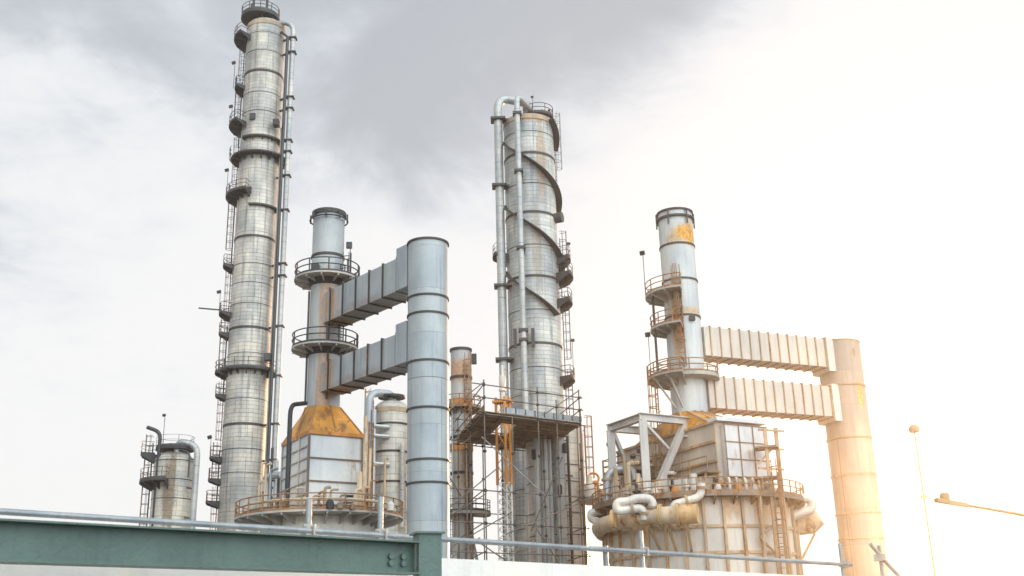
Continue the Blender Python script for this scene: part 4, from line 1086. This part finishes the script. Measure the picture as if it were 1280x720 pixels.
MB().tube([(q.x, q.y, 0), (q.x, q.y, zc_ + .1)], .05, 10).build('support_post', M['galv'], None, label='short grey post showing under the green beam at far left', category='post', kind='thing')

# ------------------------------------------------------------------ sky and sun
SUN_PX = (1255, 655)
sd_ = (RC @ Vector((SUN_PX[0] - 640, 360 - SUN_PX[1], -F))).normalized()
elev = math.asin(sd_.z); az = math.atan2(sd_.x, sd_.y)
sl = bpy.data.lights.new('sun', 'SUN'); sl.energy = 3.8; sl.angle = math.radians(3); sl.color = (1, .6, .31)
so = bpy.data.objects.new('sun', sl); COL.objects.link(so); so.rotation_euler = (-sd_).to_track_quat('-Z', 'Y').to_euler()

W = bpy.data.worlds.new('World'); SC.world = W; W.use_nodes = True; nt = W.node_tree
class WN(NT):
    def __init__(s, t): s.t = t
X = WN(nt); bg = nt.nodes['Background']
sky = X.n('ShaderNodeTexSky', sky_type='NISHITA'); sky.sun_disc = False; sky.sun_elevation = elev; sky.sun_rotation = az
dirv = X.n('ShaderNodeTexCoord').outputs['Generated']
sep = X.n('ShaderNodeSeparateXYZ'); X.l(dirv, sep.inputs[0])
den = X.math('ADD', X.math('MAXIMUM', sep.outputs[2], 0.0), .22)
comb = X.n('ShaderNodeCombineXYZ'); X.l(X.math('DIVIDE', sep.outputs[0], den), comb.inputs[0]); X.l(X.math('DIVIDE', sep.outputs[1], den), comb.inputs[1])
cv = comb.outputs[0]
nw = X.n('ShaderNodeTexNoise'); nw.inputs['Scale'].default_value = 1.3; nw.inputs['Detail'].default_value = 3; X.l(cv, nw.inputs['Vector'])
wv = X.n('ShaderNodeVectorMath', operation='MULTIPLY_ADD'); X.l(nw.outputs['Color'], wv.inputs[0]); wv.inputs[1].default_value = (.5, .5, .5); X.l(cv, wv.inputs[2])
cl = X.math('ADD', X.math('MULTIPLY', X.noise(wv.outputs[0], 1.5, 10, .6), .8), X.math('MULTIPLY', X.noise(wv.outputs[0], 6.0, 8, .62), .2))
# cloud banks placed by sky direction (px used only to choose a bearing and height)
def bank(px, py, width, amt):
    d_ = (RC @ Vector((px - 640, 360 - py, -F))).normalized()
    dp = X.n('ShaderNodeVectorMath', operation='DOT_PRODUCT'); nm = X.n('ShaderNodeVectorMath', operation='NORMALIZE'); X.l(dirv, nm.inputs[0]); X.l(nm.outputs[0], dp.inputs[0]); dp.inputs[1].default_value = d_
    return X.math('MULTIPLY', X.ramp(dp.outputs['Value'], math.cos(math.radians(width)), 1.0), amt)
dk = None
for b_ in ((780, 25, 17, .23), (620, 60, 13, .14), (520, 150, 13, .14), (240, 20, 18, .16), (520, -320, 26, .2)):
    k = bank(*b_); dk = k if dk is None else X.math('ADD', dk, k)
lt = None
for b_ in ((1270, 420, 32, .45), (1220, 60, 15, .16), (60, 600, 26, .2), (760, 420, 18, .16), (600, 660, 30, .15)):
    k = bank(*b_); lt = k if lt is None else X.math('ADD', lt, k)
dens = X.math('SUBTRACT', X.math('ADD', X.math('MULTIPLY', X.math('SUBTRACT', cl, .5), 2.0), dk), lt)
dd_ = X.ramp(dens, -.28, .5)
cr = X.n('ShaderNodeValToRGB'); X.l(dd_, cr.inputs[0]); E_ = cr.color_ramp.elements
E_[0].position = 0; E_[0].color = (.775, .785, .795, 1); E_[1].position = 1; E_[1].color = (.41, .445, .49, 1)
e1 = E_.new(.35); e1.color = (.685, .715, .75, 1); e2 = E_.new(.7); e2.color = (.515, .555, .605, 1)
glow = bank(SUN_PX[0], SUN_PX[1], 24, 1.0)
gcol = X.mix(glow, cr.outputs[0], (1.0, .94, .85), 'MIX')
# soft key light added to the unseen sky behind the camera
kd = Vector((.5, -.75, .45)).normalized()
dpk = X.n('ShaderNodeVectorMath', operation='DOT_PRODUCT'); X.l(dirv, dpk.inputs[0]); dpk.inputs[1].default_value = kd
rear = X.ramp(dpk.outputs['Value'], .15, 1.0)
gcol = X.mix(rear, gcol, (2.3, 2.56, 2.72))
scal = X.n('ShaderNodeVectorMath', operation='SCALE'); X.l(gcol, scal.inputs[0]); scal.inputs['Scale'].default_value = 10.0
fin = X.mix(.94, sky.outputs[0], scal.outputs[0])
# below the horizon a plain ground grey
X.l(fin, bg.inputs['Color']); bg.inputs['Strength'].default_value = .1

# ------------------------------------------------------------------ render settings
SC.view_settings.view_transform = 'Standard'; SC.view_settings.look = 'None'; SC.view_settings.gamma = 1; SC.view_settings.use_curve_mapping = False
SC.view_settings.exposure = 0.35
SC.render.engine = 'CYCLES'
cy = SC.cycles; cy.use_denoising = True; cy.max_bounces = 5; cy.diffuse_bounces = 3; cy.glossy_bounces = 2; cy.volume_bounces = 0; cy.transparent_max_bounces = 4
cy.use_adaptive_sampling = True; cy.adaptive_threshold = .02
W.cycles.sampling_method = 'AUTOMATIC'
